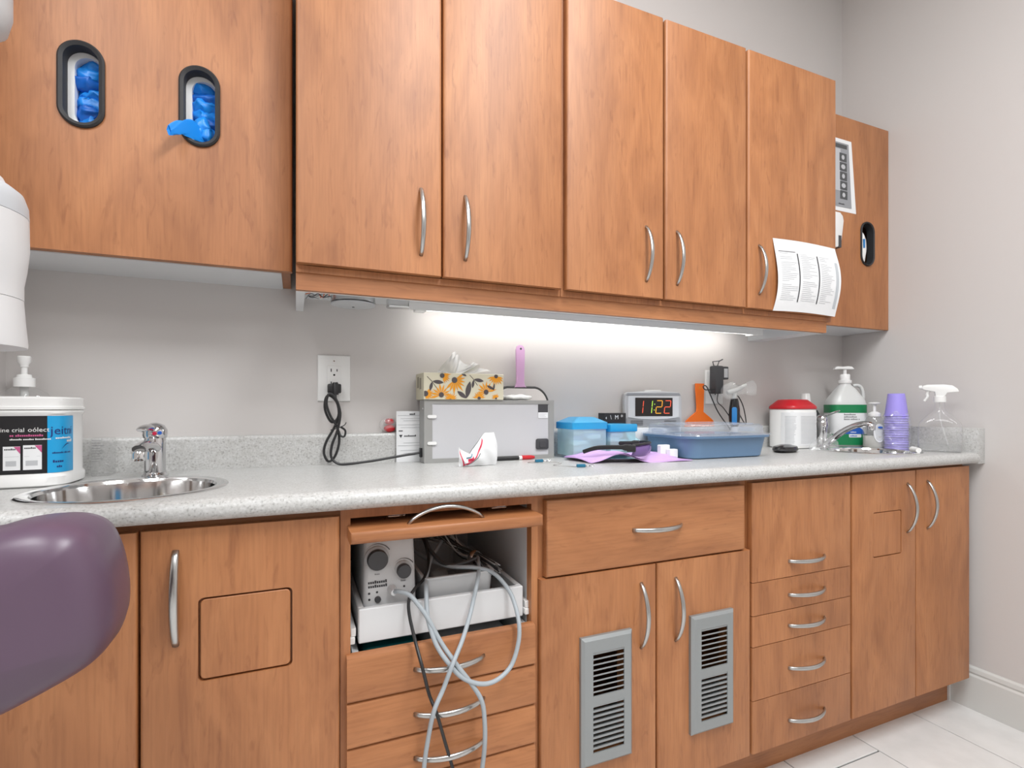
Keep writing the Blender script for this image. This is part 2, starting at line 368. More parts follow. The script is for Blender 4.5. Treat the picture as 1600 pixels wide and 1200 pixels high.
for x in (.190, .415):
    build('wire_spring', MB().tube([(x-.022, 1.075, .840), (x-.020, 1.062, .850), (x+.020, 1.062, .850), (x+.022, 1.075, .840)], .0018, 6).tube([(x-.017, 1.06, .847), (x+.017, 1.06, .847)], .001, 6), 'chrome', c)
for zz0, zz1, nm in ((.497, .5855, 1), (.408, .4945, 1), (.321, .4055, 1), (.122, .3185, 1)):
    mb = MB().prism([(DY+.02, zz0), (DY+.002, zz0), (DY, zz0+.003), (DY, zz1-.010), (DY+.003, zz1-.003), (DY+.009, zz1), (DY+.02, zz1)], 'x', .0905, .4925)
    d = build('drawer_front', mb, 'wood_h', c, ang=25)
    handle(d, .296, DY+.001, (zz0+zz1)/2 if zz1 < .4 else zz1-.047, HS, (0, -PI/2, 0))
build('drawer_box', MB().box(.104, .116, DY+.02, 1.45, .51, .578).box(.472, .484, DY+.02, 1.45, .51, .578).box(.116, .472, 1.438, 1.45, .51, .575).box(.116, .472, DY+.02, 1.438, .51, .516).box(.116, .472, DY+.02, DY+.032, .51, .578), 'white_lam', c, smooth=False)
tr = build('pull_out_tray', MB().box(.116, .478, 1.07, 1.084, .593, .662, .002, 1).box(.116, .128, 1.084, 1.44, .593, .662, .002, 1).box(.466, .478, 1.084, 1.44, .593, .662, .002, 1).box(.128, .466, 1.428, 1.44, .593, .662).box(.128, .466, 1.084, 1.428, .596, .606), 'white_lam', c, smooth=False)
for s, x in ((-1, .1045), (1, .4855)):
    build('runner', MB().box(x-.006, x+.004, 1.062, 1.42, .598, .612, .001, 1).box(x-.004, x+.006, 1.066, 1.42, .612, .628, .001, 1), 'white', tr)
# cabinet with vent grilles
c = thing('base_cabinet', 'wooden base cabinet with one wide drawer over two doors with metal vents', 'cabinet', (.825, 1.28, BZ0), group='wooden base cabinets')
build('carcass', shell(.506, 1.1425, FY, YW, BZ0, BZ1), 'wood', c, smooth=False)
d = panel('drawer_front', .5205, 1.1205, .684, .859, DY, c, 'wood_h', allf=True); handle(d, .829, DY+.001, .771, HS, (0, -PI/2, 0))
build('divider_rail', MB().box(.522, 1.1265, FY, FY+.02, .66, .70), 'wood_h', c, smooth=False)
def grille(parent, x0, x1, z0, z1):
    y = DY-.014; xm0, xm1 = x0+.029, x1-.026; h = z1-z0; za, zb, zc, zd = z0+.032, z0+h*.475, z0+h*.545, z1-.036
    o_ = [(x0, z0), (x1, z0), (x1, z1), (x0, z1)]; i_ = [(x0+.007, z0+.007), (x1-.007, z0+.007), (x1-.007, z1-.007), (x0+.007, z1-.007)]
    mb = MB(); mb.rings([[(a_, DY+.001, c_) for a_, c_ in o_], [(a_, y+.006, c_) for a_, c_ in o_], [(a_, y, c_) for a_, c_ in i_]], False)
    a0, a1, c0, c1 = x0+.007, x1-.007, z0+.007, z1-.007
    for q in ((a0, xm0, c0, c1), (xm1, a1, c0, c1), (xm0, xm1, c0, za), (xm0, xm1, zb, zc), (xm0, xm1, zd, c1)): mb.box(q[0], q[1], y, y+.003, q[2], q[3])
    g = build('vent_grille', mb, 'alu', parent, smooth=False)
    for lo, hi, n, dz in ((za, zb, 9, -.003), (zc, zd, 8, -.0075)):
        for i in range(n):
            p = (hi-lo)/n; z = lo+i*p+(p*.62 if i else p*.62); hgt = p*.30 if dz < -.005 else p*.42
            build('louvre', MB().prism([(y+.001, z), (y+.001, z+hgt), (y+.012, z+hgt+dz), (y+.012, z+dz+hgt-.0015)], 'x', xm0-.001, xm1+.001), 'alu', g, smooth=False)
    return g
d = panel('door', .506, .825, .122, .681, DY, c); cut(d, [MB().box(.632, .722, DY-.01, DY+.03, .265, .503)])
handle(d, .779, DY+.001, .560); grille(d, .605, .7455, .236, .536)
d = panel('door', .829, 1.1405, .122, .681, DY, c); cut(d, [MB().box(.953, 1.046, DY-.01, DY+.03, .262, .503)])
handle(d, .885, DY+.001, .559); grille(d, .9265, 1.069, .233, .536)
# drawer stack
c = thing('drawer_cabinet', 'wooden base cabinet with a stack of five drawers beside the vented doors', 'cabinet', (1.345, 1.28, BZ0), group='wooden base cabinets')
build('carcass', shell(1.1445, 1.552, FY, YW, BZ0, BZ1), 'wood', c, smooth=False)
for z0, z1, hz in ((.590, .862, .634), (.4985, .588, .539), (.4135, .4965, .452), (.267, .4115, .332), (.122, .265, .184)):
    d = panel('drawer_front', 1.147, 1.5495, z0, z1, DY, c, 'wood', bev=.004); handle(d, 1.3585, DY+.001, hz, HS, (0, -PI/2, 0))
# right cabinet
c = thing('base_cabinet', 'wooden base cabinet with a small square hatch under the right sink', 'cabinet', (1.87, 1.28, BZ0), group='wooden base cabinets')
build('carcass', shell(1.555, 2.172, FY, YW, BZ0, .70), 'wood', c, smooth=False)
build('top_rail', MB().box(1.555, 2.172, FY, FY+.02, .70, BZ1), 'wood_h', c, smooth=False)
d = panel('door', 1.558, 1.8685, .122, .863, DY, c, bev=.003); cut(d, [MB().prism(rrect(1.654, 1.794, .600, .741, .006), 'y', DY-.01, DY+.012)])
build('hatch', MB().prism(rrect(1.6565, 1.7915, .6025, .7385, .005), 'y', DY+.0005, DY+.0115, .001, 1), 'wood', d)
handle(d, 1.825, DY+.001, .7435)
d = panel('door', 1.8735, 2.174, .122, .864, DY, c, bev=.003); handle(d, 1.931, DY+.001, .7465)
tag(build('kickboard', MB().box(-.605, 2.194, 1.112, 1.128, 0, .119), 'wood_h', smooth=False), 'long wooden kickboard along the floor under the base cabinets', 'kickboard')

# wall cabinets
UY = 1.22; UZ0, UZ1 = 1.389, 2.215
def wall_cab(label, x0, x1, doors):
    c = thing('wall_cabinet', label, 'cabinet', ((x0+x1)/2, 1.38, 1.372), group='tall wooden wall cabinets')
    build('carcass', shell(x0, x1, UY+.021, YW, 1.372, UZ1-.004), 'wood', c, smooth=False)
    build('underside', MB().box(x0+.001, x1-.001, UY+.04, YW, 1.368, 1.3718), 'white_lam', c, smooth=False)
    for a, b, hx in doors:
        d = panel('door', a, b, UZ0, UZ1, UY, c, bev=.007); handle(d, hx, UY+.001, 1.514)
    return c
wall_cab('tall wooden wall cabinet with two doors beside the glove dispenser panel', 0, .664, [(.0, .3285, .277), (.3325, .661, .388)])
wall_cab('tall wooden wall cabinet with two doors in the middle of the row', .666, 1.330, [(.675, .9995, .936), (1.006, 1.3275, 1.048)])
wall_cab('tall wooden wall cabinet with a single door carrying a taped chart', 1.332, 1.752, [(1.3345, 1.7505, 1.381)])
v = thing('light_valance', 'wooden light valance with white end panels below the tall wall cabinets', 'valance', (.87, 1.25, 1.333))
build('front_board', MB().box(.0, 1.735, 1.246, 1.262, 1.3335, 1.386), 'wood_h', v, smooth=False)
build('backing', MB().box(.0, 1.735, 1.2625, 1.268, 1.333, 1.3675), 'white', v, smooth=False)
build('end_panel', MB().box(.0, .019, 1.2685, YW, 1.333, 1.3675), 'white_lam', v, smooth=False)
build('end_panel', MB().box(1.66, 1.735, 1.2685, YW, 1.333, 1.3675), 'white_lam', v, smooth=False)
# glove dispenser cabinet (left)
def oval(cx, cz, w, h, n=10): return rrect(cx-w/2, cx+w/2, cz-h/2, cz+h/2, w/2-.0001, n)
def grommet(parent, cx, cz, w, h, y, rim=.010, m='rubber'):
    o = oval(cx, cz, w, h); i = oval(cx, cz, w-2*rim, h-2*rim); mid = oval(cx, cz, w-rim*.7, h-rim*.7)
    R = [[(p[0], y+.001, p[1]) for p in o], [(p[0], y-.004, p[1]) for p in o], [(p[0], y-.007, p[1]) for p in mid], [(p[0], y-.004, p[1]) for p in i], [(p[0], y+.022, p[1]) for p in i]]
    return build('grommet', MB().rings(R, False), m, parent)
GY = 1.325
c = thing('wall_cabinet', 'wooden wall cabinet with two black oval glove openings at far left', 'cabinet', (-.31, 1.42, 1.39))
build('carcass', shell(-.605, -.012, GY+.021, YW, 1.391, 2.3, .013), 'wood', c, smooth=False)
build('underside', MB().box(-.602, -.032, GY+.021, YW, 1.3885, 1.3908), 'white_lam', c, smooth=False)
d = panel('door', -.604, -.008, 1.391, 2.3, GY, c, bev=.007)
OV = [(-.409, 1.737), (-.1975, 1.739)]
cut(d, [MB().prism(oval(x, z, .066, .165), 'y', GY-.02, GY+.04) for x, z in OV])
for x, z in OV: grommet(d, x, z, .080, .179, GY)
# small cabinet (right)
RY = 1.328
c = thing('wall_cabinet', 'shallow wooden wall cabinet with one oval opening in the right corner', 'cabinet', (1.98, 1.42, 1.382))
build('carcass', shell(1.755, 2.217, RY+.021, YW, 1.384, 2.186, .013), 'wood', c, smooth=False)
build('underside', MB().box(1.757, 2.215, RY+.015, YW, 1.3815, 1.3838), 'white_lam', c, smooth=False)
d = panel('door', 1.80, 2.2185, 1.382, 2.19, RY, c, bev=.002)
cut(d, [MB().prism(oval(2.084, 1.715, .070, .165), 'y', RY-.02, RY+.04)]); grommet(d, 2.084, 1.715, .080, .175, RY, .006)

# ------------------------------------------------------------------ worktop
ZC = .9115
ct = thing('countertop', 'long speckled off-white laminate countertop with rounded front edge', 'countertop', (.8, 1.26, .873))
prof = [(1.4978, .8735), (1.027, .8735)]+[(1.027+.021*math.cos(-PI/2-PI*k/10), .8925+.019*math.sin(-PI/2-PI*k/10)) for k in range(1, 10)]+[(1.027, ZC), (1.4978, ZC)]
sl = build('worktop', MB().prism(prof, 'x', XL+.002, 2.1795), 'counter', ct, ang=30)
S1 = (-.2945, 1.200, .166); S2 = (1.908, 1.207, .153)
cut(sl, [MB().lathe([(s[2]-.012, .8), (s[2]-.012, 1.0)], (s[0], s[1], 0), 48) for s in (S1, S2)])
prof = [(1.498, .8735), (YW, .8735), (YW, .996), (1.506, .996), (1.5015, .9945), (1.499, .991), (1.498, .986)]
tag(build('backsplash', MB().prism(prof, 'x', XL+.002, 2.1795), 'counter', ang=30, org=(.8, 1.51, .8735)), 'low speckled laminate backsplash along the back wall behind the counter', 'backsplash')
tag(build('side_splash', MB().box(2.180, XW, 1.012, YW, .8725, .996, .002, 2), 'counter', ang=30, org=(2.2, 1.26, .8725)), 'short speckled laminate side splash against the right wall', 'backsplash')
def sink(label, s):
    cx, cy, r = s; t = thing('sink', label, 'sink', (cx, cy, ZC), group='round steel sinks')
    build('rim', MB().lathe([(r, .0002), (r, .002), (r-.003, .0038), (r-.010, .0040), (r-.016, .003), (r-.021, .0015), (r-.024, -.004)], (cx, cy, ZC), 64, cap=False), 'steel', t)
    build('bowl', MB().lathe([(r-.024, -.004), (r-.028, -.06), (r-.036, -.098), (r-.062, -.120), (.03, -.130), (.0285, -.131)], (cx, cy, ZC), 64, cap=False), 'steel', t)
    build('drain', MB().lathe([(.0295, -.1305), (.026, -.129), (.022, -.132), (.012, -.133), (.001, -.133)], (cx, cy, ZC), 32), 'chrome', t)
    return t
sink('round stainless steel sink below the left tap', S1)
sink('round stainless steel sink in the right corner below the jug', S2)

# ------------------------------------------------------------------ taps
def wshape(M, mb): return mb.xf(M)
t = thing('tap', 'chrome single-lever tap standing behind the left sink', 'tap', (-.297, 1.400, ZC), local=True)
build('base', MB().lathe([(.026, 0), (.026, .004), (.023, .007), (.021, .010)], seg=32), 'chrome', t)
build('body', MB().lathe([(.021, .008), (.0205, .055), (.0215, .082), (.020, .090)], seg=32), 'chrome', t)
build('spout', MB().tube(spline([(0, -.005, .062), (-.004, -.030, .072), (-.008, -.060, .074), (-.011, -.085, .068)], 6), [.017-.0002*i for i in range(19)], 14, flat=.72), 'chrome', t)
build('aerator', MB().lathe([(.0115, 0), (.0125, .004), (.0125, .016), (.010, .02)], (-.011, -.084, .044), 20), 'steel', t)
lv = build('lever', MB().lathe([(.0225, .0), (.0245, .006), (.0240, .018), (.018, .029), (.008, .034), (.001, .035)], (0, 0, .088), 28).tube(spline([(-.004, -.012, .108), (-.009, -.034, .113), (-.015, -.062, .108)], 5), [.013, .0132, .0132, .013, .0128, .0125, .012, .0115, .0105, .009, .006], 12, flat=.6), 'chrome', t)
build('red_mark', MB().lathe([(.0045, 0), (.004, .002), (.001, .0025)], (.004, -.0245, .099), 14, ax='y'), 'red_print', lv, label='small red hot-water dot')
build('blue_mark', MB().lathe([(.0045, 0), (.004, .002), (.001, .0025)], (.013, -.021, .100), 14, ax='y'), 'blue_print', lv, label='small blue cold-water dot')
t = thing('tap', 'chrome tap with long swivel spout behind the right sink', 'tap', (1.918, 1.395, ZC), local=True)
build('base', MB().lathe([(.026, 0), (.026, .004), (.022, .008)], seg=28), 'chrome', t)
build('body', MB().lathe([(.019, .006), (.019, .075), (.021, .080), (.021, .098), (.017, .106)], seg=28), 'chrome', t)
sp = build('spout', MB().tube(spline([(0, -.012, .012), (.002, -.035, .030), (.004, -.085, .068), (.006, -.130, .090), (.008, -.165, .097), (.009, -.187, .094)], 6), [.013]*4+[.012]*8+[.011]*12+[.0105]*7, 12), 'chrome', t)
build('aerator', MB().lathe([(.011, 0), (.0125, .003), (.0125, .018), (.010, .022)], (.009, -.183, .074), 18), 'chrome', sp)
build('lever', MB().lathe([(.019, 0), (.0205, .006), (.018, .018), (.008, .026), (.001, .027)], (0, 0, .104), 24).tube(spline([(0, -.006, .122), (.002, -.035, .132), (.004, -.068, .145)], 5), [.012, .012, .0115, .011, .0105, .010, .0095, .009, .008, .0065, .004], 10, flat=.5), 'chrome', t)

# ------------------------------------------------------------------ left counter group
def superring(cx, cy, a, b, z, e=4., n=48):
    pts = []
    for i in range(n):
        t_ = 2*PI*i/n; c_, s_ = math.cos(t_), math.sin(t_)
        pts.append((cx+a*abs(c_)**(2/e)*(1 if c_ > 0 else -1), cy+b*abs(s_)**(2/e)*(1 if s_ > 0 else -1), z))
    return pts
TX, TY, TA, TB = -.512, 1.360, .086, .074
t = thing('wipes_tub', 'white rounded tub of wipes with black and blue label beside the left sink', 'tub', (TX, TY, ZC))
def SR(k, z, e=4.5): return superring(TX, TY, TA+k, TB+k, ZC+z, e)
build('tub_body', MB().rings([SR(-.006, 0), SR(.0, .004), SR(.001, .020), SR(-.003, .026), SR(-.003, .142), SR(0, .146), SR(0, .150), SR(-.003, .153)]), 'white_gloss', t)
build('lid', MB().rings([SR(-.002, .153), SR(.001, .154), SR(.001, .159), SR(-.002, .160), SR(-.001, .176), SR(-.006, .179), SR(-.016, .1795)]), 'white_gloss', t)
def tubpt(s, z, off=.0006):
    """s: arc length along the tub wall, 0 = right corner centre, running to the left across the front"""
    return (T_ARC(s, off)[0], T_ARC(s, off)[1], ZC+z)
_ring = superring(TX, TY, TA-.003, TB-.003, 0, 4.5, 720)
_i0 = 720*7//8; _path = [Vector(_ring[(_i0-i) % 720][:2]) for i in range(-120, 300)]
_acc = [0.]
for i in range(1, len(_path)): _acc.append(_acc[-1]+(_path[i]-_path[i-1]).length)
_z0 = _acc[120]
def T_ARC(s, off):
    import bisect
    k = max(1, min(len(_acc)-2, bisect.bisect(_acc, s+_z0))); p = _path[k]; tg = (_path[k+1]-_path[k-1]).normalized(); nn = Vector((-tg.y, tg.x))
    if nn.dot(p-Vector((TX, TY))) < 0: nn = -nn
    p = p+tg*((s+_z0)-_acc[k]); return p+nn*off
lb = build('label', MB().grid(lambda u, v: tubpt(-.046+u*.060, .028+v*.113), 24, 2), 'label_blue', t, label='blue right half of the label')
build('label', MB().grid(lambda u, v: tubpt(.014+u*.145, .028+v*.113), 40, 2), 'label_black', t, label='black left half of the label')
def tub_text(body, size, s, z, m):
    f = lambda x, y: tubpt(s-.034-x, z+y, .0012)
    build('lettering', text_mb(body, size, f) if isinstance(body, str) else bars_mb(body, size, f), m, t, smooth=False)
tub_text('jeitni', .024, .044, .104, 'navy'); tub_text((12,), .0055, .036, .095, 'white'); tub_text((4,), .008, .014, .088, 'white')
tub_text((8, 3, 4), .0045, .041, .066, 'navy'); tub_text((5,), .007, .040, .048, 'navy'); tub_text((3,), .006, .034, .038, 'navy')
tub_text('ine crial', .0115, .118, .110, 'white'); tub_text('oólect', .0125, .077, .110, 'white')
tub_text((2, 13), .0062, .104, .101, 'pink'); tub_text((8, 7, 10), .0045, .104, .094, 'white')
build('swoosh', MB().grid(lambda u, v: tubpt(-.008-u*.020, .074+.010*math.sin(u*PI*.6)+v*.0022*math.sin(PI*u), .0011), 12, 1), 'navy', t)
for s0, w_, h_ in ((.050, .028, .048), (.080, .026, .046)):
    build('printed_carton', MB().grid(lambda u, v: tubpt(s0-u*w_, .036+v*h_, .0011), 6, 1), 'paper', t)
    build('carton_stripe', MB().add([tubpt(s0-w_*.62, .036+h_-.0005, .0014), tubpt(s0-w_, .036+h_-.0005, .0014), tubpt(s0-w_, .036+h_*.68, .0014)], [(0, 1, 2)]), 'pink', t)
    build('lettering', bars_mb((7,), .0048, lambda x, y: tubpt(s0-.002-x, .036+h_-.007+y, .0014)), 'print_dark', t, smooth=False)
    build('carton_lines', MB().quad(*[tubpt(s0-a, .036+b_, .0014) for a, b_ in ((.002, .026), (w_-.002, .026), (w_-.002, .0265), (.002, .0265))]).quad(*[tubpt(s0-a, .036+b_, .0014) for a, b_ in ((.004, .008), (w_-.006, .008), (w_-.006, .018), (.004, .018))]), 'print_light', t, smooth=False)
# pump bottle behind the tub
bx, by = -.553, 1.463
t = thing('pump_bottle', 'clear bottle with white pump head behind the wipes tub', 'bottle', (bx, by, ZC))
build('bottle', MB().lathe([(.046, 0), (.050, .006), (.050, .150), (.048, .176), (.040, .190), (.026, .198), (.018, .203), (.016, .212)], (bx, by, ZC), 36, sy=.62, cap=False), 'clear', t)
build('collar', MB().lathe([(.0185, .203), (.0185, .222), (.013, .224), (.0125, .230), (.006, .231)], (bx, by, ZC), 24), 'white', t)
build('pump_stem', MB().lathe([(.0055, .231), (.0055, .246), (.0075, .247), (.0075, .252), (.011, .257), (.012, .269), (.010, .271)], (bx, by, ZC), 20), 'white', t)
build('dip_tube', MB().lathe([(.0075, .02), (.0075, .203)], (bx, by, ZC), 12), 'natural_plastic', t)
# small clear box
t = thing('clear_box', 'small clear plastic box with printed text between tub and left tap', 'box', (-.412, 1.468, ZC))
build('box', MB().box(-.430, -.394, 1.445, 1.4915, ZC, ZC+.088, .003, 2), 'clear', t)
mb = MB()
for i in range(9): mb.box(-.427, -.427+.028*random.uniform(.5, 1), 1.4440, 1.4447, ZC+.082-.006*i, ZC+.0828-.006*i)
build('printed_lines', mb, 'print', t, smooth=False)['kind'] = 'stuff'

# ------------------------------------------------------------------ power outlets and cords
def outlet(label, x, z, w=.087, h=.129):
    t = thing('wall_outlet', label, 'outlet', (x, YW, z), local=True, group='white wall outlets')
    build('cover_plate', MB().box(-w/2, w/2, -.006, -.0005, -h/2, h/2, .004, 3, lambda a, b: a.y < -.004 and b.y < -.004), 'white', t)
    for k in (0,):
        s = build('socket', MB().box(-.0185, .0185, -.0085, -.0055, -.0345, .0345, .0012, 1), 'white_gloss', t)
        for zz in (.018, -.018):
            for xx, hh in ((-.008, .0045), (.0075, .0035)): build('slot', MB().box(xx-.0012, xx+.0012, -.0088, -.0083, zz+.004-hh, zz+.004+hh), 'void', s, smooth=False)
            build('ground_hole', MB().lathe([(.0028, 0), (.0028, .0004)], (0, -.0084, zz-.009), 12, ax='y'), 'void', s)
        build('screw', MB().lathe([(.0022, 0), (.0018, .0008)], (0, -.0062, .048), 10, ax='y'), 'steel', t)
    return t
outlet('white wall outlet with a black cord plugged in left of the light box', .0985, 1.1505)
outlet('white wall outlet half hidden by a black power adapter', 1.482, 1.146)
# ------------------------------------------------------------------ light box group
t = thing('candy_pack', 'two shiny red sweets in clear wrap resting on the backsplash ledge', 'sweets', (.25, 1.508, .9965))
build('sweet', blob((.250, 1.508, 1.028), .0135, .009, .0095), 'red', t); build('sweet', blob((.250, 1.508, 1.008), .0165, .010, .0105), 'red', t)
build('wrapper', crumple(blob((.245, 1.508, 1.019), .024, .0105, .0215, 16, 10), .002, 40), 'film', t)
t = thing('leaflet', 'white printed instruction card standing left of the light box', 'leaflet', (.30, 1.49, ZC))
build('card', MB().box(.266, .345, 1.4875, 1.4885, ZC, 1.058), 'paper', t, smooth=False)
mb = MB()
for i, z in enumerate([1.045, 1.036, 1.030, 1.018, 1.010, .966, .958, .944, .936, .93]): mb.box(.270+.008*(i % 3), .335, 1.4868, 1.4874, z, z+.0011)
build('printed_lines', mb, 'print_light', t, smooth=False)['kind'] = 'stuff'
build('heading', bars_mb((4,), .008, lambda x, y: (.304+x, 1.4868, 1.047+y)), 'print_dark', t, smooth=False)
build('icon', MB().box(.2725, .284, 1.4866, 1.4873, 1.000, 1.0025).prism([(.2735, .990), (.2835, .990), (.2785, .981)], 'y', 1.4866, 1.4873), 'print_dark', t, smooth=False)
build('heading', bars_mb((9,), .0075, lambda x, y: (.288+x, 1.4868, .984+y)), 'print_dark', t, smooth=False)
VX0, VX1, VY0, VY1, VZ1 = .331, .739, 1.4195, 1.480, 1.0905
t = thing('light_box', 'grey metal x-ray light box with frosted screen under the tissue box', 'light box', ((VX0+VX1)/2, 1.45, ZC))
build('housing', MB().box(VX0, VX1, VY0+.004, VY1, ZC, VZ1, .0015, 1), 'grey_metal', t, smooth=False)
ix0, ix1, iz0, iz1 = .354, .7205, .924, 1.079
build('front_frame', MB().box(VX0, ix0, VY0, VY0+.005, ZC, VZ1).box(ix1, VX1, VY0, VY0+.005, ZC, VZ1).box(ix0, ix1, VY0, VY0+.005, ZC, iz0).box(ix0, ix1, VY0, VY0+.005, iz1, VZ1), 'grey_metal', t, smooth=False)
sc = build('screen', MB().box(ix0, ix1, VY0+.002, VY0+.004, iz0, iz1), 'viewer_screen', t, smooth=False)
for z in (1.043, .968): build('clip', MB().prism(rrect(.340, .366, z-.0045, z+.0045, .0044), 'y', VY0-.003, VY0-.0004).lathe([(.0018, 0), (.001, .001)], (.3445, VY0-.003, z), 8, ax='y'), 'white', t)
build('black_patch', MB().prism(rrect(.685, .7185, 1.053, 1.0785, .001), 'y', VY0+.0008, VY0+.0018), 'dark', sc)
build('sticker', MB().box(.6855, .7185, VY0+.0002, VY0+.0010, 1.036, 1.0535), 'paper', sc, smooth=False)
build('sticker_lines', MB().box(.689, .713, VY0-.0002, VY0+.0002, 1.048, 1.049).box(.689, .707, VY0-.0002, VY0+.0002, 1.044, 1.045).box(.689, .711, VY0-.0002, VY0+.0002, 1.040, 1.041), 'print_light', sc, smooth=False)
build('switch', MB().prism(rrect(.677, .7185, .940, .973, .006), 'y', VY0-.004, VY0+.0018, .0015, 2).prism(rrect(.687, .7085, .946, .967, .004), 'y', VY0-.0065, VY0-.004, .001, 1), 'dark', t)
build('cord_inlet', MB().box(VX0-.006, VX0, 1.443, 1.459, .927, .953, .001, 1), 'black', t)
build('screw', MB().lathe([(.003, 0), (.002, -.0015)], (VX0, 1.436, 1.066), 10, ax='x'), 'steel', t)
LA = [(0.102, 1.494, 1.115), (0.100, 1.485, 1.095), (0.109, 1.482, 1.063), (0.104, 1.482, 1.037), (0.088, 1.482, 1.03), (0.073, 1.482, 1.063), (0.075, 1.482, 1.094), (0.086, 1.482, 1.101), (0.104, 1.480, 1.081), (0.108, 1.480, 1.045), (0.095, 1.480, 1.011), (0.076, 1.480, 0.976), (0.070, 1.480, 0.945), (0.082, 1.480, 0.922), (0.099, 1.478, 0.937), (0.109, 1.476, 0.975), (0.104, 1.474, 1.014), (0.086, 1.472, 1.046), (0.076, 1.472, 1.08), (0.083, 1.472, 1.106), (0.099, 1.470, 1.094), (0.111, 1.468, 1.054), (0.104, 1.468, 1.007), (0.090, 1.468, 0.967), (0.088, 1.466, 0.935), (0.105, 1.462, 0.917), (0.133, 1.459, 0.9155), (0.192, 1.456, 0.921), (0.262, 1.454, 0.931), (0.3275, 1.452, 0.940)]
pc = build('power_cord', MB().tube(spline(LA, 5), .0034, 8), 'cord_black', t, label='bundled black power cord')
build('plug', MB().box(.080, .116, 1.489, 1.511, 1.108, 1.134, .004, 2).lathe([(.009, -.014), (.009, .016), (.006, .02)], (.100, 1.494, 1.118), 14), 'cord_black', pc)
build('twist_tie', MB().tube(spline([(.086, 1.462, 1.008), (.100, 1.456, 1.012), (.120, 1.460, 1.020), (.126, 1.462, 1.028)], 4), .0012, 6).tube(spline([(.112, 1.464, 1.016), (.124, 1.466, 1.006), (.122, 1.468, .990), (.112, 1.470, .992), (.108, 1.472, 1.004)], 4), .0028, 6), 'cord_black', pc)
# tissue box
bx0, bx1, by0, by1, bz0, bz1 = .328, .5675, 1.413, 1.512, VZ1+.0005, VZ1+.076
t = thing('tissue_box', 'cream tissue box with orange flowers lying on top of the light box', 'tissue box', ((bx0+bx1)/2, 1.46, bz0))
build('carton', MB().box(bx0, bx1, by0, by1, bz0, bz1, .001, 1), 'cream', t, smooth=False)
FR = by0-.0006
def clipq(x, z): return (min(max(x, bx0+.001), bx1-.001), FR, min(max(z, bz0+.001), bz1-.001))
def flower(cx, cz, r, dirn, spread, eye):
    mb = MB(); n = 9
    for i in range(n):
        a = dirn+(i/(n-1)-.5)*spread; L = r*random.uniform(.8, 1.05)
        p = [(cx, cz), (cx+L*.6*math.cos(a-.16), cz+L*.6*math.sin(a-.16)), (cx+L*math.cos(a), cz+L*math.sin(a)), (cx+L*.6*math.cos(a+.16), cz+L*.6*math.sin(a+.16))]
        mb.add([(lambda q: (q[0], q[1]-.00002*i, q[2]))(clipq(*q)) for q in p], [(0, 1, 2, 3)])
    build('flower', mb, 'petal', t, smooth=False)
    build('flower_eye', MB().add([(lambda q: (q[0], FR-.0006, q[2]))(clipq(cx+eye*math.cos(2*PI*k/14), cz+eye*math.sin(2*PI*k/14))) for k in range(14)], [tuple(range(14))]), 'leaf', t, smooth=False)
def leaf(cx, cz, L, a, wd=.28):
    pts = []
    for k in range(13):
        s = k/12; pts.append((s*L, wd*L*math.sin(PI*s)**.8*.5))
    for k in range(11, 0, -1):
        s = k/12; pts.append((s*L, -wd*L*math.sin(PI*s)**.8*.5))
    q = [clipq(cx+p[0]*math.cos(a)-p[1]*math.sin(a), cz+p[0]*math.sin(a)+p[1]*math.cos(a)) for p in pts]
    build('leaf', MB().add([(p[0], FR-.0003, p[2]) for p in q], [tuple(range(len(q)))]), 'leaf', t, smooth=False)
fx = lambda u: bx0+u*(bx1-bx0); fz = lambda v: bz0+v*(bz1-bz0)
flower(fx(.21), fz(.18), .034, PI*.55, 3.4, .0075); flower(fx(.37), fz(.74), .040, -PI*.28, 2.9, .0085); flower(fx(.77), fz(.30), .034, PI*.62, 3.4, .0075)
flower(fx(.90), fz(.92), .030, -PI*.5, 2.6, .006); flower(fx(.22), fz(.90), .026, -.1, 2.2, .007); flower(fx(.02), fz(.22), .024, -.3, 2.2, .008); flower(fx(.68), fz(.06), .022, PI*.5, 2.8, .005); flower(fx(.32), fz(.0), .022, PI*.5, 2.6, .003); flower(fx(.90), fz(.06), .016, PI*.6, 2.4, .003)
leaf(fx(.52), fz(.06), .050, PI*.43, .32); leaf(fx(.52), fz(.06), .034, PI*.80, .36); leaf(fx(.105), fz(.68), .032, -.10, .34); leaf(fx(.10), fz(.66), .026, -PI*.58, .34)
leaf(fx(.615), fz(.78), .030, -.15, .34); leaf(fx(.61), fz(.76), .024, -PI*.55, .34); leaf(fx(.875), fz(.40), .026, PI*.85, .3); leaf(fx(.865), fz(.36), .022, PI*.45, .26); leaf(fx(.52), fz(.90), .018, PI*.85, .4)
build('stem', MB().tube([(fx(.04), FR-.0002, fz(.86)), (fx(.10), FR-.0002, fz(.67)), (fx(.15), FR-.0002, fz(.45))], .0007, 4).tube([(fx(.56), FR-.0002, fz(.95)), (fx(.61), FR-.0002, fz(.78)), (fx(.66), FR-.0002, fz(.55))], .0007, 4), 'leaf', t)
build('side_print', MB().box(bx0-.0007, bx0-.0001, by0+.03, by0+.05, bz0+.03, bz0+.062).box(bx0-.0007, bx0-.0001, by0+.06, by0+.08, bz0+.034, bz0+.066), 'leaf2', t, smooth=False)
def tiss(u, v):
    x = .405+.125*(u-.15)*(.42+.75*v)+.002; h = (.064*math.exp(-((u-.30)/.22)**2)+.030*math.exp(-((u-.75)/.22)**2))*v*1.05
    y = 1.462+.020*math.sin(u*14+v*2)*(.25+v)+.010*math.sin(u*31)*v; return (x, y, bz1+.0005+h+.004*math.sin(u*23+v*5)*v)
o = build('tissue', MB().grid(tiss, 48, 14), 'tissue', t, ang=180)
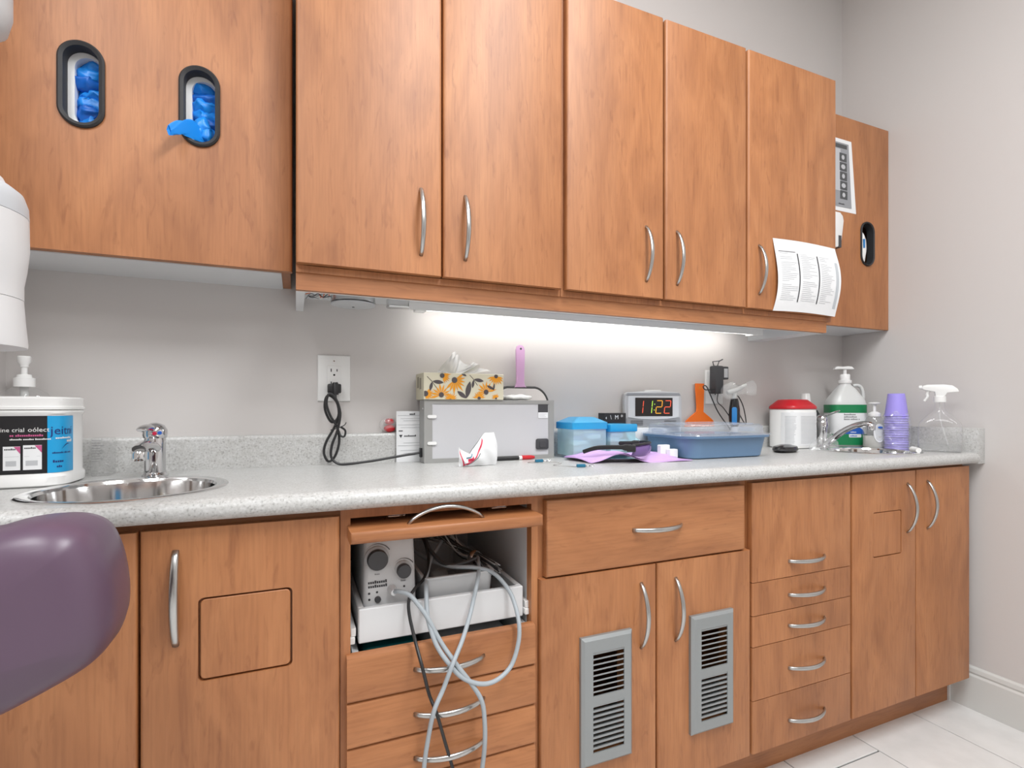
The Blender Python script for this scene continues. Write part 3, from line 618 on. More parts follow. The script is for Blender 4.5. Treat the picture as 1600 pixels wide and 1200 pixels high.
o = build('tissue_fold', MB().grid(lambda u, v: (lambda p: (p[0]+.006, p[1]-.012, bz1+.0005+(p[2]-bz1)*.86))(tiss(u, v)), 48, 12), 'tissue', t, ang=180)
# hand mirror standing behind
t = thing('hand_mirror', 'hand mirror with lilac handle up, standing behind the light box', 'mirror', (.657, 1.492, ZC))
mb = MB().prism(rrect(.566, .752, ZC+.006, 1.122, .045, 8), 'y', 1.489, 1.495)
mb.warp(lambda x, y, z: (x, y, z+(.011*(1-((x-.659)/.093)**2) if z > 1.02 else 0))); build('mirror_plate', mb, 'mirror_glass', t)
rim = [(p[0], 1.491, p[1]) for p in rrect(.564, .754, ZC+.004, 1.124, .047, 8)]; rim = [(x, y, z+(.011*(1-((x-.659)/.095)**2) if z > 1.02 else 0)) for x, y, z in rim]
build('rim', MB().tube(rim, .0042, 8, closed=True), 'rim_dark', t)
hd = []
for x, hw in ((0, .021), (.006, .016), (.015, .0135), (.05, .0135), (.09, .0150), (.118, .0152), (.128, .0125), (.134, .006)): hd.append((x, hw))
pts = [(.655+w_, 1.132+h_) for h_, w_ in hd]+[(.655-w_, 1.132+h_) for h_, w_ in hd[::-1]]
h = build('handle', MB().prism(pts, 'y', 1.484, 1.495, .003, 2), 'lilac_handle', t)
build('hanging_hole', MB().lathe([(.0035, 0), (.0035, .0006)], (.655, 1.4838, 1.254), 12, ax='y'), 'dark', h)
# crumpled tissue on the box
o = tag(build('crumpled_tissue', crumple(blob((.635, 1.455, VZ1+.0095), .046, .015, .009, 24, 10), .004, 45, 3), 'white', org=(.635, 1.455, VZ1), ang=60), 'crumpled white tissue lying on the light box beside the tissue box', 'tissue')
# packet in front
def pk(u, v):
    # folded foil packet standing on its edge
    x = .398+.108*u; top = .032+.056*min(1, max(0, u-.30)/.42)**.85 if u > .30 else .052-.020*abs(u/.3)**.6
    return x, top
t = thing('wipe_packet', 'small white packet with red stripes leaning in front of the light box', 'packet', (.45, 1.31, ZC))
def pkt(side, puff):
    def f(u, v):
        u = min(1, max(0, u)); v = min(1, max(0, v)); x, top = pk(u, v); z = ZC+.001+top*v; th = puff*abs(math.sin(PI*u))**.6*math.sin(PI*min(.999, v*.92+.06))**.7
        return (x+.006*math.sin(v*4)*u, 1.312+side*th+.0025*math.sin(u*17+v*9)+.010*(u-.5), z)
    return f
mb = MB().grid(pkt(-1, .017), 30, 16); k0 = len(mb.v); mb.grid(pkt(1, .015), 30, 16); build('pouch', mb, 'paper', t, ang=70)
def stripe(nm, m_, u0, u1, f0, f1, wd):
    build(nm, MB().grid(lambda a, b: (lambda p: (p[0], p[1]-.0010, p[2]))(pkt(-1, .017)(u0+(u1-u0)*a, f0+(f1-f0)*a+wd*(b-.5))), 14, 2), m_, t)
stripe('red_stripe', 'red_print', .10, .62, .05, .93, .10); stripe('black_stripe', 'print_dark', .17, .50, .10, .55, .05); stripe('red_stripe', 'red_print', .015, .12, .80, .03, .22); stripe('blue_stripe', 'clip_teal', .16, .33, .55, .86, .07); stripe('red_dot', 'red_print', .20, .33, .42, .62, .22)
# pen
t = thing('marker_pen', 'black marker pen with red cap lying along the light box', 'pen', (.60, 1.409, ZC+.006))
A = Vector((.47, 1.404, ZC+.0062)); B = Vector((.668, 1.412, ZC+.0062)); dd = (B-A).normalized()
build('barrel', MB().tube([A, A+dd*.145], .006, 12), 'cord_black', t); build('collar', MB().tube([A+dd*.145, A+dd*.163], .006, 12), 'white', t)
build('cap', MB().tube([A+dd*.155, A+dd*.156, A+dd*.185, A+dd*.198], [.0058, .0072, .007, .004], 12), 'red', t)
# bib clips with bead chain
def bibclip(label, x, y, rz):
    t = thing('bib_clip', label, 'clip', (x, y, ZC), rz, group='teal bib clips')
    build('grip', MB().box(-.012, .012, -.0042, .0042, .0005, .009, .002, 2), 'clip_teal', t)
    build('jaw', MB().box(.012, .026, -.003, .003, .002, .005, .001, 1).tube(spline([(.020, 0, .004), (.030, .004, .006), (.036, 0, .004), (.030, -.004, .003), (.022, 0, .003)], 4), .0008, 6), 'chrome', t)
bibclip('teal bib clip on the counter nearer the light box', .642, 1.325, -.1); bibclip('teal bib clip nearest the counter edge', .690, 1.172, -.25)
ch = spline([(.632, 1.330, ZC+.0016), (.605, 1.322, ZC+.0016), (.625, 1.285, ZC+.0016), (.672, 1.300, ZC+.0016), (.680, 1.262, ZC+.0016), (.640, 1.232, ZC+.0016), (.662, 1.196, ZC+.0016), (.678, 1.178, ZC+.0016)], 11)
mb = MB()
for p in ch: mb.lathe([(.0006, -.0013), (.0013, -.0005), (.0013, .0005), (.0006, .0013)], p, 6)
o = tag(build('bead_chain', mb, 'steel', org=(.65, 1.26, ZC)), 'fine metal bead chain joining the two bib clips', 'chain'); o['kind'] = 'stuff'

# ------------------------------------------------------------------ middle group
t = thing('metal_tray', 'flat oval steel tray under the blue-lidded boxes and lilac napkin', 'tray', (.93, 1.36, ZC))
build('tray', MB().lathe([(.150, .0008), (.165, .003), (.172, .008), (.170, .009), (.160, .005), (.10, .0035), (.001, .0035)], (.925, 1.345, ZC), 48, sy=.66), 'steel', t)
def cbox(label, x0, x1, y0, y1, h, kind):
    zb = ZC+.009; t = thing('cotton_box', label, 'container', ((x0+x1)/2, (y0+y1)/2, zb), group='blue-lidded cotton boxes')
    build('clear_body', MB().box(x0, x1, y0, y1, zb, zb+h, .005, 2, lambda a, b: abs(a.z-b.z) > .02), 'clear_blue', t)
    if kind == 0:
        z = zb+h; R = [rrect(x0-.004, x1+.004, y0-.004, y1+.004, .008), rrect(x0-.004, x1+.004, y0-.004, y1+.004, .008), rrect(x0+.028, x1-.028, y0+.022, y1-.022, .006), rrect(x0+.032, x1-.032, y0+.026, y1-.026, .006)]
        build('lid', MB().rings([[(p[0], p[1], zz) for p in r] for r, zz in zip(R, (z-.012, z+.008, z+.024, z+.0245))]), 'lid_blue', t)
    else:
        z = zb+h; build('lid', MB().box(x0-.003, x1+.003, y0-.004, y1+.003, z-.014, z+.010, .003, 2), 'lid_blue', t)
    for i in range(5):
        cx, cy, cz = random.uniform(x0+.03, x1-.03), random.uniform(y0+.028, y1-.028), zb+.018+.010*i
        build('cotton_pad', crumple(MB().box(cx-.024, cx+.024, cy-.022, cy+.022, cz-.008, cz+.008, .006, 2), .003, 60, i), 'cotton', t)
cbox('clear blue cotton box with raised faceted blue lid next to the light box', .772, .890, 1.356, 1.462, .094, 0)
cbox('clear blue cotton box with flat blue lid in front of the black carton', .900, .996, 1.350, 1.440, .086, 1)
o = tag(build('folded_pouch', crumple(MB().grid(lambda u, v: (1.004+.064*u, 1.37+.05*v-.01*u, ZC+.0095+.072*v*(1-.55*u)), 10, 8), .0015, 50), 'clear_blue', org=(1.06, 1.38, ZC)), 'pale blue see-through pouch leaning between the cotton box and blue tub', 'pouch')
o.modifiers.new('s', 'SOLIDIFY').thickness = .0008
# black carton and clock stand
t = thing('small_carton', 'small black carton with white markings beside the alarm clock', 'carton', (.985, 1.475, ZC))
build('carton', MB().box(.948, 1.036, 1.460, 1.496, ZC, 1.050, .001, 1), 'label_black', t, smooth=False)
for s_, x, sz in (('4', .953, .012), ('\\', .972, .020), ('M', .990, .020), ('*', 1.014, .022)): build('lettering', text_mb(s_, sz, lambda a, b_: (x+a, 1.4594, 1.029+b_)), 'white', t, smooth=False)
t = thing('white_carton', 'white cardboard carton under the alarm clock', 'carton', (1.15, 1.445, ZC))
build('carton', MB().box(1.040, 1.262, 1.452, 1.4965, ZC, .9995, .001, 1), 'paper', t, smooth=False)
build('flap', MB().box(1.040, 1.262, 1.449, 1.4515, .945, .9990), 'paper', t, smooth=False)
# alarm clock
t = thing('alarm_clock', 'silver digital alarm clock reading 11:22 against the back wall', 'clock', (1.152, 1.470, 1.0003), -.30)
cw, chh = .103, .127
prof = [(-cw, 0), (cw, 0), (cw, .100), (cw-.004, .116), (cw-.012, .121), (.03, .125), (0, .126), (-.03, .125), (-cw+.012, .121), (-cw+.004, .116), (-cw, .100)]
build('case', MB().prism(prof, 'y', -.012, .012, .002, 2), 'clock_silver', t)
build('top_strip', MB().prism([(-cw+.004, .110), (cw-.004, .110), (cw-.010, .1195), (-cw+.010, .1195)], 'y', -.0145, -.0115, .001, 1), 'clock_dark', t)
build('button', MB().prism(rrect(-.03, .03, .1235, .1295, .0028), 'y', -.008, .008), 'white', t)
build('face_plate', MB().prism([(-.092, .034), (-.05, .028), (0, .026), (.05, .028), (.092, .034), (.092, .108), (-.092, .108)], 'y', -.0155, -.0115, .001, 1), 'clock_face', t)
build('speaker_grille', MB().prism([(-.096, .002), (.096, .002), (.096, .032), (.05, .0265), (0, .0245), (-.05, .0265), (-.096, .032)], 'y', -.0145, -.0115), 'clock_dark', t)
mb = MB()
for sx in (-1, 1):
    for i in range(6): mb.box(sx*.06-.022, sx*.06+.022, -.0152, -.0144, .006+.0032*i, .0073+.0032*i)
build('grille_lines', mb, 'dark', t, smooth=False)['kind'] = 'stuff'
dsp = build('display', MB().prism(rrect(-.066, .068, .038, .102, .001), 'y', -.0168, -.0150), 'screen', t)
SEG = {'1': 'bc', '2': 'abged'}
def digit(ch_, x, m_):
    w_, h_, y, tk, sl_ = .0225, .046, -.0172, .0023, .10; z0 = .047
    def q(x0, z0_, x1, z1_): return [(x+a+sl_*(b_), y, z0+b_) for a, b_ in ((x0, z0_), (x1, z0_), (x1, z1_), (x0, z1_))]
    S_ = {'a': q(.002, h_-tk, w_-.002, h_), 'g': q(.002, h_/2-tk/2, w_-.002, h_/2+tk/2), 'd': q(.002, 0, w_-.002, tk), 'b': q(w_-tk, h_/2+.0015, w_, h_-.002), 'c': q(w_-tk, .002, w_, h_/2-.0015), 'e': q(0, .002, tk, h_/2-.0015), 'f': q(0, h_/2+.0015, tk, h_-.002)}
    mb = MB()
    for s_ in SEG[ch_]: mb.add(S_[s_], [(0, 1, 2, 3)])
    build('digit', mb, m_, dsp, smooth=False)
digit('1', -.062, 'seg_red'); digit('1', -.030, 'seg_green'); digit('2', .0055, 'seg_orange'); digit('2', .036, 'seg_red')
build('colon', MB().box(.0005, .0030, -.0174, -.0169, .058, .061).box(.002, .0045, -.0174, -.0169, .078, .081), 'seg_green', dsp, smooth=False)
# spatula
def spat(u): return u
pts = [(-.0205, .176), (-.0215, .172), (-.0150, .075), (-.018, .060), (-.046, .040), (-.066, .024), (-.071, .014), (-.071, .0), (.071, 0), (.071, .014), (.066, .024), (.046, .040), (.018, .060), (.0190, .075), (.0215, .172), (.0205, .176)]
t = thing('plaster_scoop', 'orange plastic scoop leaning against the wall behind the blue tub', 'scoop', (1.402, 1.5085, .9968), local=True)
build('blade', MB().prism([(x, z*.92) for x, z in pts], 'y', -.002, .002, .0008, 1), 'orange', t)
build('hole', MB().lathe([(.004, 0), (.004, .0004)], (0, -.0021, .146), 14, ax='y'), 'petal', t)
# adapter + cable
t = thing('power_adapter', 'black power adapter plugged in the wall with looping thin cable', 'adapter', (1.50, 1.49, 1.12))
build('body', MB().box(1.452, 1.492, 1.478, 1.511, 1.120, 1.226, .005, 2).box(1.492, 1.520, 1.482, 1.511, 1.175, 1.224, .003, 2), 'dark', t)
build('sticker', MB().box(1.496, 1.515, 1.4812, 1.4818, 1.182, 1.216), 'print_light', t, smooth=False)
build('bail', MB().tube([(1.456, 1.492, 1.226), (1.450, 1.492, 1.241), (1.482, 1.492, 1.245), (1.474, 1.492, 1.226)], .002, 6).tube([(1.480, 1.492, 1.243), (1.500, 1.492, 1.252)], .002, 6), 'black', t)
build('cable', MB().tube(spline([(1.443+.02, 1.478, 1.122), (1.452, 1.470, 1.09), (1.48, 1.470, 1.068), (1.502, 1.462, 1.036)], 5), .0018, 6)
      .tube(spline([(1.452, 1.482, 1.137), (1.400, 1.475, 1.134), (1.388, 1.475, 1.146), (1.404, 1.475, 1.146), (1.429, 1.475, 1.103), (1.449, 1.470, 1.06), (1.469, 1.465, 1.029), (1.492, 1.460, 1.000), (1.52, 1.458, .96)], 5), .0022, 6)
      .tube(spline([(1.535, 1.470, 1.10), (1.551, 1.470, 1.114), (1.577, 1.470, 1.08), (1.586, 1.465, 1.036), (1.582, 1.460, 1.004), (1.556, 1.468, 1.048), (1.541, 1.470, 1.085)], 5), .0020, 6)
      .tube(spline([(1.582, 1.460, 1.006), (1.55, 1.462, 1.012), (1.522, 1.460, 1.020)], 4), .0020, 6), 'cord_black', t)
# curing light with plastic sleeve
t = thing('curing_light', 'black and blue curing light under a clear plastic sleeve behind the tub', 'dental tool', (1.517, 1.452, ZC))
cx, cy = 1.517, 1.452
build('stand', MB().lathe([(.030, 0), (.030, .010), (.020, .016), (.018, .050), (.013, .085)], (cx, cy, ZC), 24), 'unit_grey', t)
build('grip', MB().lathe([(.0125, .085), (.0185, .10), (.0205, .125), (.019, .150), (.015, .178), (.0125, .190)], (cx, cy, ZC), 24), 'black_gloss', t)
build('blue_panel', MB().prism(rrect(-.009, .009, ZC+.092, ZC+.158, .007), 'y', -.0225, -.008, .002, 2).xf(Matrix.Translation((cx, cy, 0)) @ Matrix.Rotation(-.80, 4, 'Z')), 'tool_blue', t)
build('neck', MB().lathe([(.0085, .190), (.008, .215)], (cx, cy, ZC), 16), 'natural_plastic', t)
hd = build('head', MB().tube(spline([(cx-.035, cy, ZC+.212), (cx+.01, cy-.004, ZC+.224), (cx+.05, cy-.008, ZC+.242)], 5), [.007, .008, .009, .009, .009, .009, .008, .008, .007, .007, .006], 14), 'natural_plastic', t)
sv = crumple(MB().lathe([(.004, -.075), (.030, -.062), (.036, -.035), (.022, 0), (.018, .03), (.030, .055), (.032, .075), (.018, .092), (.003, .096)], (0, 0, 0), 24, ax='x', sy=.9), .006, 40, 5)
sv.warp(lambda x, y, z: (cx+x*.95+.012, cy+y*.75-.004, ZC+.222+z*1.0+.10*x-.012*(1 if x < -.03 else 0)*0))
build('plastic_sleeve', sv, 'film', t, ang=25)
# blue tub with clear lid
bxc, byc = 1.243, 1.315
t = thing('storage_tub', 'blue-grey plastic tub with clear lid in the middle right of the counter', 'tub', (bxc, byc, ZC))
def RR(k, z, r=.035): return [(p[0], p[1], ZC+z) for p in rrect(bxc-.150-k, bxc+.150+k, byc-.108-k, byc+.108+k, r+k, 7)]
build('tub_body', MB().rings([RR(-.008, 0), RR(0, .004), RR(.013, .062), RR(.026, .064), RR(.027, .070), RR(.012, .070), RR(.0, .010), RR(-.02, .008)]), 'tub_blue', t, ang=35)
build('lid', MB().rings([RR(.030, .0705), RR(.032, .071), RR(.030, .075), RR(.010, .078), RR(.006, .100), RR(-.0, .104), RR(-.02, .104)]), 'clear_lid', t, ang=35)
build('lid_ridge', MB().tube([(p[0], p[1], p[2]) for p in RR(-.02, .105)], .002, 6, closed=True), 'clear_lid', t)
for sx in (-1, 1): build('lid_clasp', MB().box(bxc+sx*.1855-.006, bxc+sx*.1855+.006, byc-.03, byc+.03, ZC+.0755, ZC+.090, .002, 2), 'clear_lid', t)
t = thing('gauze_pack', 'small white gauze pack beside the front corner of the blue tub', 'gauze', (1.055, 1.262, ZC))
build('pack', MB().box(1.030, 1.066, 1.272, 1.290, ZC, ZC+.042, .002, 1), 'cotton', t, smooth=False); build('pack', MB().box(1.048, 1.078, 1.250, 1.270, ZC, ZC+.030, .002, 1), 'cotton', t, smooth=False)
# napkin and glasses
def nap(u, v):
    x = .760+.31*u-.02*v; y = 1.180+.125*v+.055*(1-u)**1.5; dd_ = ((x-.925)/.175)**2+((y-1.345)/.117)**2; bz_ = .0015+.009*max(0, min(1, 1-(dd_-1)*1.6)); hump = .022*math.exp(-((u-.28)/.16)**2)*(1-.3*v)
    return (x, y, ZC+bz_+hump+.010*math.exp(-((u-.8)/.2)**2)*v+.002*math.sin(9*u+4*v))
t = thing('napkin', 'folded lilac paper napkin under the tinted safety glasses', 'napkin', (.91, 1.25, ZC), local=False)
o = build('sheet', MB().grid(nap, 30, 12), 'lilac_napkin', t, ang=70); o.modifiers.new('s', 'SOLIDIFY').thickness = .0012
o = build('sheet', MB().grid(lambda u, v: (lambda p: (p[0]+.006, p[1]+.006, p[2]+.0022))(nap(u, v)), 30, 12), 'lilac_napkin', t, ang=70); o.modifiers.new('s', 'SOLIDIFY').thickness = .0012
t = thing('safety_glasses', 'purple tinted wraparound safety glasses lying on the lilac napkin', 'glasses', (.936, 1.226, ZC+.017), .80, local=True); t.scale = (1.22, 1.22, 1.22)
def lensf(s):
    def f(u, v):
        a = (u-.02)*1.0; x = s*(.006+.064*a); y = -.010+.034*a*a; zt = .030-.004*u; zb = .0+.012*(1-u)**3+.004*u**3
        return (x, y-.004*math.sin(PI*v), zb+(zt-zb)*v)
    return f
for s_ in (-1, 1):
    o = build('lens', MB().grid(lensf(s_), 14, 6), 'lens', t, ang=180); o.modifiers.new('s', 'SOLIDIFY').thickness = .0014
    build('temple', MB().tube(spline([(s_*.070, .022, .024), (s_*.073, .05, .024), (s_*.070, .10, .021), (s_*.062, .135, .010)], 5), [.0045]*4+[.003]*8+[.0028]*4, 8, flat=1.7), 'black', t)
    build('hinge_block', MB().box(s_*.071-.004, s_*.071+.004, .012, .032, .014, .030, .002, 2), 'black', t)
build('brow_bar', MB().tube(spline([(-.070, .020, .029), (-.04, -.002, .031), (0, -.012, .031), (.04, -.002, .031), (.070, .020, .029)], 5), .0026, 8), 'black', t)
build('nose_bridge', MB().tube(spline([(-.012, -.006, .012), (0, -.012, .024), (.012, -.006, .012)], 5), .002, 8), 'black', t)

# ------------------------------------------------------------------ right counter group
# canister of wipes
kx, ky = 1.795, 1.428
t = thing('wipes_canister', 'white canister of wipes with red lid next to the blue tub', 'canister', (kx, ky, ZC))
def KR(k, z, e=3.4): return superring(kx, ky, .0755+k, .066+k, ZC+z, e)
build('canister_body', MB().rings([KR(-.006, 0), KR(0, .004), KR(0, .146), KR(-.003, .150)]), 'white_gloss', t)
build('lid', MB().rings([KR(-.001, .150), KR(.002, .152), KR(.002, .160), KR(-.002, .165), KR(-.022, .184), KR(-.026, .187), KR(-.040, .188)]), 'red', t, ang=50)
KP = superring(kx, ky, .0755, .066, 0, 3.4, 720)
def kpt(s, z, off=.0008):   # s 0..1 across the visible front, left to right
    i = int(720*(.50+.36*s)) % 720; p = Vector(KP[i][:2]); n_ = (p-Vector((kx, ky))).normalized(); p = p+n_*off; return (p.x, p.y, ZC+z)
build('label', MB().grid(lambda u, v: kpt(.02+.96*u, .012+v*.126), 60, 2), 'paper', t)
mb = MB()
for cs, ce in ((.10, .44), (.56, .94)):
    for i in range(20):
        e = cs+(ce-cs)*random.uniform(.75, 1); z = .122-.0053*i; mb.grid(lambda u, v: kpt(cs+(e-cs)*u, z+v*.0016, .0014), 16, 1)
build('printed_lines', mb, 'print_light', t)['kind'] = 'stuff'
# things behind the canister
t = thing('spray_can', 'white capped bottle mostly hidden behind the red-lidded canister', 'bottle', (1.925, 1.474, ZC))
build('bottle', MB().lathe([(.022, 0), (.023, .004), (.023, .15), (.020, .165)], (1.925, 1.472, ZC), 24), 'white', t)
build('cap', MB().lathe([(.0215, .165), (.021, .170), (.016, .212), (.014, .214)], (1.925, 1.472, ZC), 24), 'white_gloss', t)
t = thing('tape_dispenser', 'dark grey desk dispenser between the canister and the jug', 'dispenser', (1.975, 1.475, ZC))
build('body', MB().prism([(1.953, ZC), (1.998, ZC), (1.998, ZC+.10), (1.990, ZC+.128), (1.975, ZC+.146), (1.953, ZC+.150)], 'y', 1.455, 1.496, .003, 2), 'dark', t)
build('band', MB().box(1.9525, 1.9985, 1.4535, 1.456, ZC+.085, ZC+.100), 'unit_grey', t, smooth=False)
# black flat case
t = thing('black_case', 'flat black glossy case lying in front of the red-lidded canister', 'case', (1.598, 1.30, ZC), .42, local=True)
build('case', MB().lathe([(.060, .001), (.072, .006), (.073, .012), (.066, .020), (.03, .026), (.001, .027)], (0, 0, 0), 40, sy=.52), 'black_gloss', t)
build('seam', MB().lathe([(.0735, .009), (.0742, .0105), (.0735, .012)], (0, 0, 0), 40, sy=.52, cap=False), 'dark', t)
# plastic bag
def bag(u, v):
    a = 2*PI*u; r = .050*(1-.72*v**1.4)*(1+.14*math.sin(3*a+5*v)+.10*math.sin(7*a-3*v)); return (1.802+r*math.cos(a)*1.15, 1.298+r*math.sin(a)*.8, ZC+.001+.062*v+.004*math.sin(5*a)*v)
o = tag(build('plastic_bag', crumple(MB().grid(bag, 40, 12), .003, 55, 2).warp(lambda x, y, z: (x, y, max(z, ZC+.0006))), 'film', org=(1.80, 1.30, ZC), ang=25), 'crumpled clear plastic bag left of the right-hand tap', 'bag')
# disinfectant jug
jx, jy = 2.080, 1.414
t = thing('disinfectant_jug', 'large jug with green band label and white pump in the right corner', 'jug', (jx, jy, ZC), -.52)
def JR(a, b, z, e=4.): return superring(0, 0, a, b, z, e)
build('jug_body', MB().rings([JR(.062, .048, 0), JR(.068, .054, .006), JR(.068, .054, .166), JR(.064, .050, .186), JR(.050, .040, .208), JR(.034, .030, .232), JR(.023, .022, .248, 2), JR(.0205, .0205, .254, 2), JR(.0205, .0205, .262, 2)]), 'natural_plastic', t)
build('label', MB().rings([JR(.0688, .0548, .050), JR(.0688, .0548, .142)], False), 'paper', t)
build('label_band', MB().rings([JR(.0692, .0552, .135), JR(.0692, .0552, .168)], False), 'green', t, label='broad green band around the shoulder')
build('label_band', MB().rings([JR(.0692, .0552, .006), JR(.0692, .0552, .050)], False), 'green', t, label='green band around the foot')
yf = -.0560
o = build('blue_arch', MB().add([(.010, yf, .0505)]+[(.010+.036*math.cos(PI*k/20), yf, .0505+.030*math.sin(PI*k/20)) for k in range(21)], [(0, k, k+1) for k in range(1, 21)]), 'blue_print', t, smooth=False)
build('plate', MB().prism(rrect(-.012, .034, .037, .050, .003), 'y', yf-.0008, yf-.0002), 'paper', t, smooth=False)
for s_, sz, z in (((10,), .0085, .126), ((11,), .0085, .1165), ((5, 6, 1), .0085, .107)): build('lettering', bars_mb(s_, sz, lambda a, b_: (-.030+a, yf+.0004, z+b_)), 'print', t, smooth=False)
build('lettering', bars_mb((6,), .007, lambda a, b_: (-.006+a, yf-.0004, .056+b_)), 'white', t, smooth=False); build('lettering', bars_mb((6,), .0085, lambda a, b_: (-.008+a, yf-.0012, .0405+b_)), 'blue_print', t, smooth=False)
build('jug_handle', MB().tube(spline([(.030, 0, .246), (.050, 0, .247), (.064, 0, .235), (.070, 0, .205), (.066, 0, .180)], 5), .0065, 10), 'natural_plastic', t)
build('collar', MB().lathe([(.0235, .256), (.024, .262), (.024, .268), (.0185, .270), (.0185, .290), (.016, .293)], (0, 0, 0), 28), 'white', t)
pm = build('pump_stem', MB().lathe([(.0062, .292), (.0062, .318)], (0, 0, 0), 16), 'white', t)
build('pump_head', MB().prism([(-.044, .3125), (-.040, .322), (-.032, .3255), (-.012, .3240), (.010, .3255), (.024, .3235), (.033, .314), (.030, .312), (.0, .313), (-.030, .314), (-.036, .3125)], 'y', -.011, .011, .003, 2), 'white', t)
# small soap bottle
sx_, sy_ = 2.082, 1.298
t = thing('soap_bottle', 'small clear foaming-soap pump bottle between the jug and the lilac cups', 'bottle', (sx_, sy_, ZC), -.75)
build('bottle', MB().lathe([(.036, 0), (.039, .005), (.039, .070), (.036, .095), (.027, .115), (.020, .123), (.018, .127)], (0, 0, 0), 36, sy=.68, cap=False), 'clear_grey', t)
build('soap_fill', MB().lathe([(.034, .002), (.0375, .006), (.0375, .046), (.001, .0462)], (0, 0, 0), 36, sy=.66), 'soap', t)
build('label', MB().prism([(.010+.020*math.cos(2*PI*k/24), .058+.036*math.sin(2*PI*k/24)) for k in range(24)], 'y', -.0275, -.0245).warp(lambda x, y, z: (x, -math.sqrt(max(0, 1-(x/.0398)**2))*.0272*(1 if z < .075 else max(.72, 1-(z-.075)*9))+(y+.0265)*.3, z)), 'paper', t)
build('label_mark', MB().add([(.012+.008*math.cos(2*PI*k/16), -.0279+.0017, .080+.004*math.sin(2*PI*k/16)) for k in range(16)], [tuple(range(16))]), 'blue_print', t, smooth=False)
build('collar', MB().lathe([(.0205, .122), (.0215, .126), (.0205, .134), (.012, .139), (.009, .141)], (0, 0, 0), 24), 'white', t)
build('pump_head', MB().lathe([(.0052, .139), (.0052, .166), (.010, .169), (.021, .172), (.0215, .1745), (.012, .177), (.001, .1775)], (0, 0, 0), 24, sy=.7), 'white', t)
# nested cups
cpx, cpy = 2.105, 1.232
cup = None; N = 15; CH = .086
for i in range(N):
    if cup is None:
        mb = MB().lathe([(.0385, 0), (.0395, .0010), (.0395, .0022), (.0370, .0030), (.0268, CH-.001), (.0255, CH), (.0005, CH)], (0, 0, 0), 32, cap=False)
        me = bpy.data.meshes.new('plastic_cup'); me.from_pydata(mb.v, [], mb.f); me.shade_smooth(); me.set_sharp_from_angle(angle=.7); cup = me; me.materials.append(MATS['lilac_cup'])
    o = link('plastic_cup', cup); o.location = (cpx+.0008*math.sin(i*2.1), cpy+.0008*math.cos(i*1.7), ZC+.0004+.0088*i)
    tag(o, 'topmost upturned lilac plastic cup above the wrapped stack' if i == N-1 else 'upturned lilac plastic cup nested inside the plastic-wrapped stack', 'cup', 'nested lilac cups')
def wrapf(u, v):
    a = 2*PI*u; r = (.0425-.011*max(0, (v-.72)/.28))*(1+.05*math.sin(9*a+20*v)*abs(math.sin(7*v))); return (cpx+r*math.cos(a), cpy+r*math.sin(a), ZC+.0008+.148*v+.006*math.sin(4*a)*v)
o = tag(build('cup_wrapper', crumple(MB().grid(wrapf, 60, 40), .0042, 85, 9).warp(lambda x, y, z: (x, y, max(z, ZC+.0006))), 'film', org=(cpx, cpy, ZC), ang=20), 'crinkled clear plastic sleeve around the lilac cups', 'wrapper')
# spray bottle
t = thing('spray_bottle', 'empty clear spray bottle with white trigger at the right counter end', 'spray bottle', (2.102, 1.088, ZC), -1.02)
def BR(a, b, z, e=5.): return superring(0, 0, a, b, z, e)
build('bottle', MB().rings([BR(.056, .026, .0), BR(.060, .030, .005), BR(.061, .031, .012), BR(.061, .031, .085), BR(.056, .029, .104), BR(.036, .022, .128, 3), BR(.018, .016, .145, 2), BR(.0145, .0145, .154, 2), BR(.0145, .0145, .185, 2)], False), 'clear', t)
build('bottle_base', MB().rings([BR(.056, .026, .0006), BR(.040, .016, .006), BR(.002, .001, .007)]), 'clear', t)
build('water', MB().rings([BR(.054, .0245, .002), BR(.0585, .0285, .006), BR(.0585, .0285, .026), BR(.001, .001, .0261)]), 'clear_grey', t)
build('dip_tube', MB().tube([(0, 0, .185), (0, 0, .120), (.026, 0, .012)], .0022, 8), 'film', t)
build('collar', MB().lathe([(.0175, .176), (.0180, .180), (.0175, .196), (.012, .199)], (0, 0, 0), 24), 'white', t)
build('sprayer_head', MB().prism([(-.012, .197), (.014, .197), (.020, .209), (.052, .211), (.048, .222), (.034, .234), (.010, .238), (-.036, .238), (-.048, .234), (-.050, .224), (-.042, .219), (-.014, .212)], 'y', -.011, .011, .003, 2), 'white', t)
build('trigger', MB().tube(spline([(-.030, 0, .221), (-.035, 0, .206), (-.034, 0, .195), (-.043, 0, .180)], 5), [.0055]*4+[.0045]*8+[.004]*4, 8), 'white', t)
build('nozzle', MB().lathe([(.0065, -.058), (.0075, -.049)], (0, 0, .229), 14, ax='x'), 'white', t)
# white tube
t = thing('white_tube', 'short white paper tube lying on the rim of the right sink', 'tube', (1.955, 1.083, ZC+.012), .9, local=True)
R = []
for r_, x_ in ((.0085, -.020), (.0105, .022), (.0065, .0225), (.0050, -.015)): R.append([(x_, r_*math.cos(2*PI*k/20), r_*math.sin(2*PI*k/20)) for k in range(20)])
build('tube', MB().rings(R, False), 'white', t); build('tube_end', MB().lathe([(.0083, -.0205), (.0083, -.0195)], (0, 0, 0), 18, ax='x'), 'white', t)

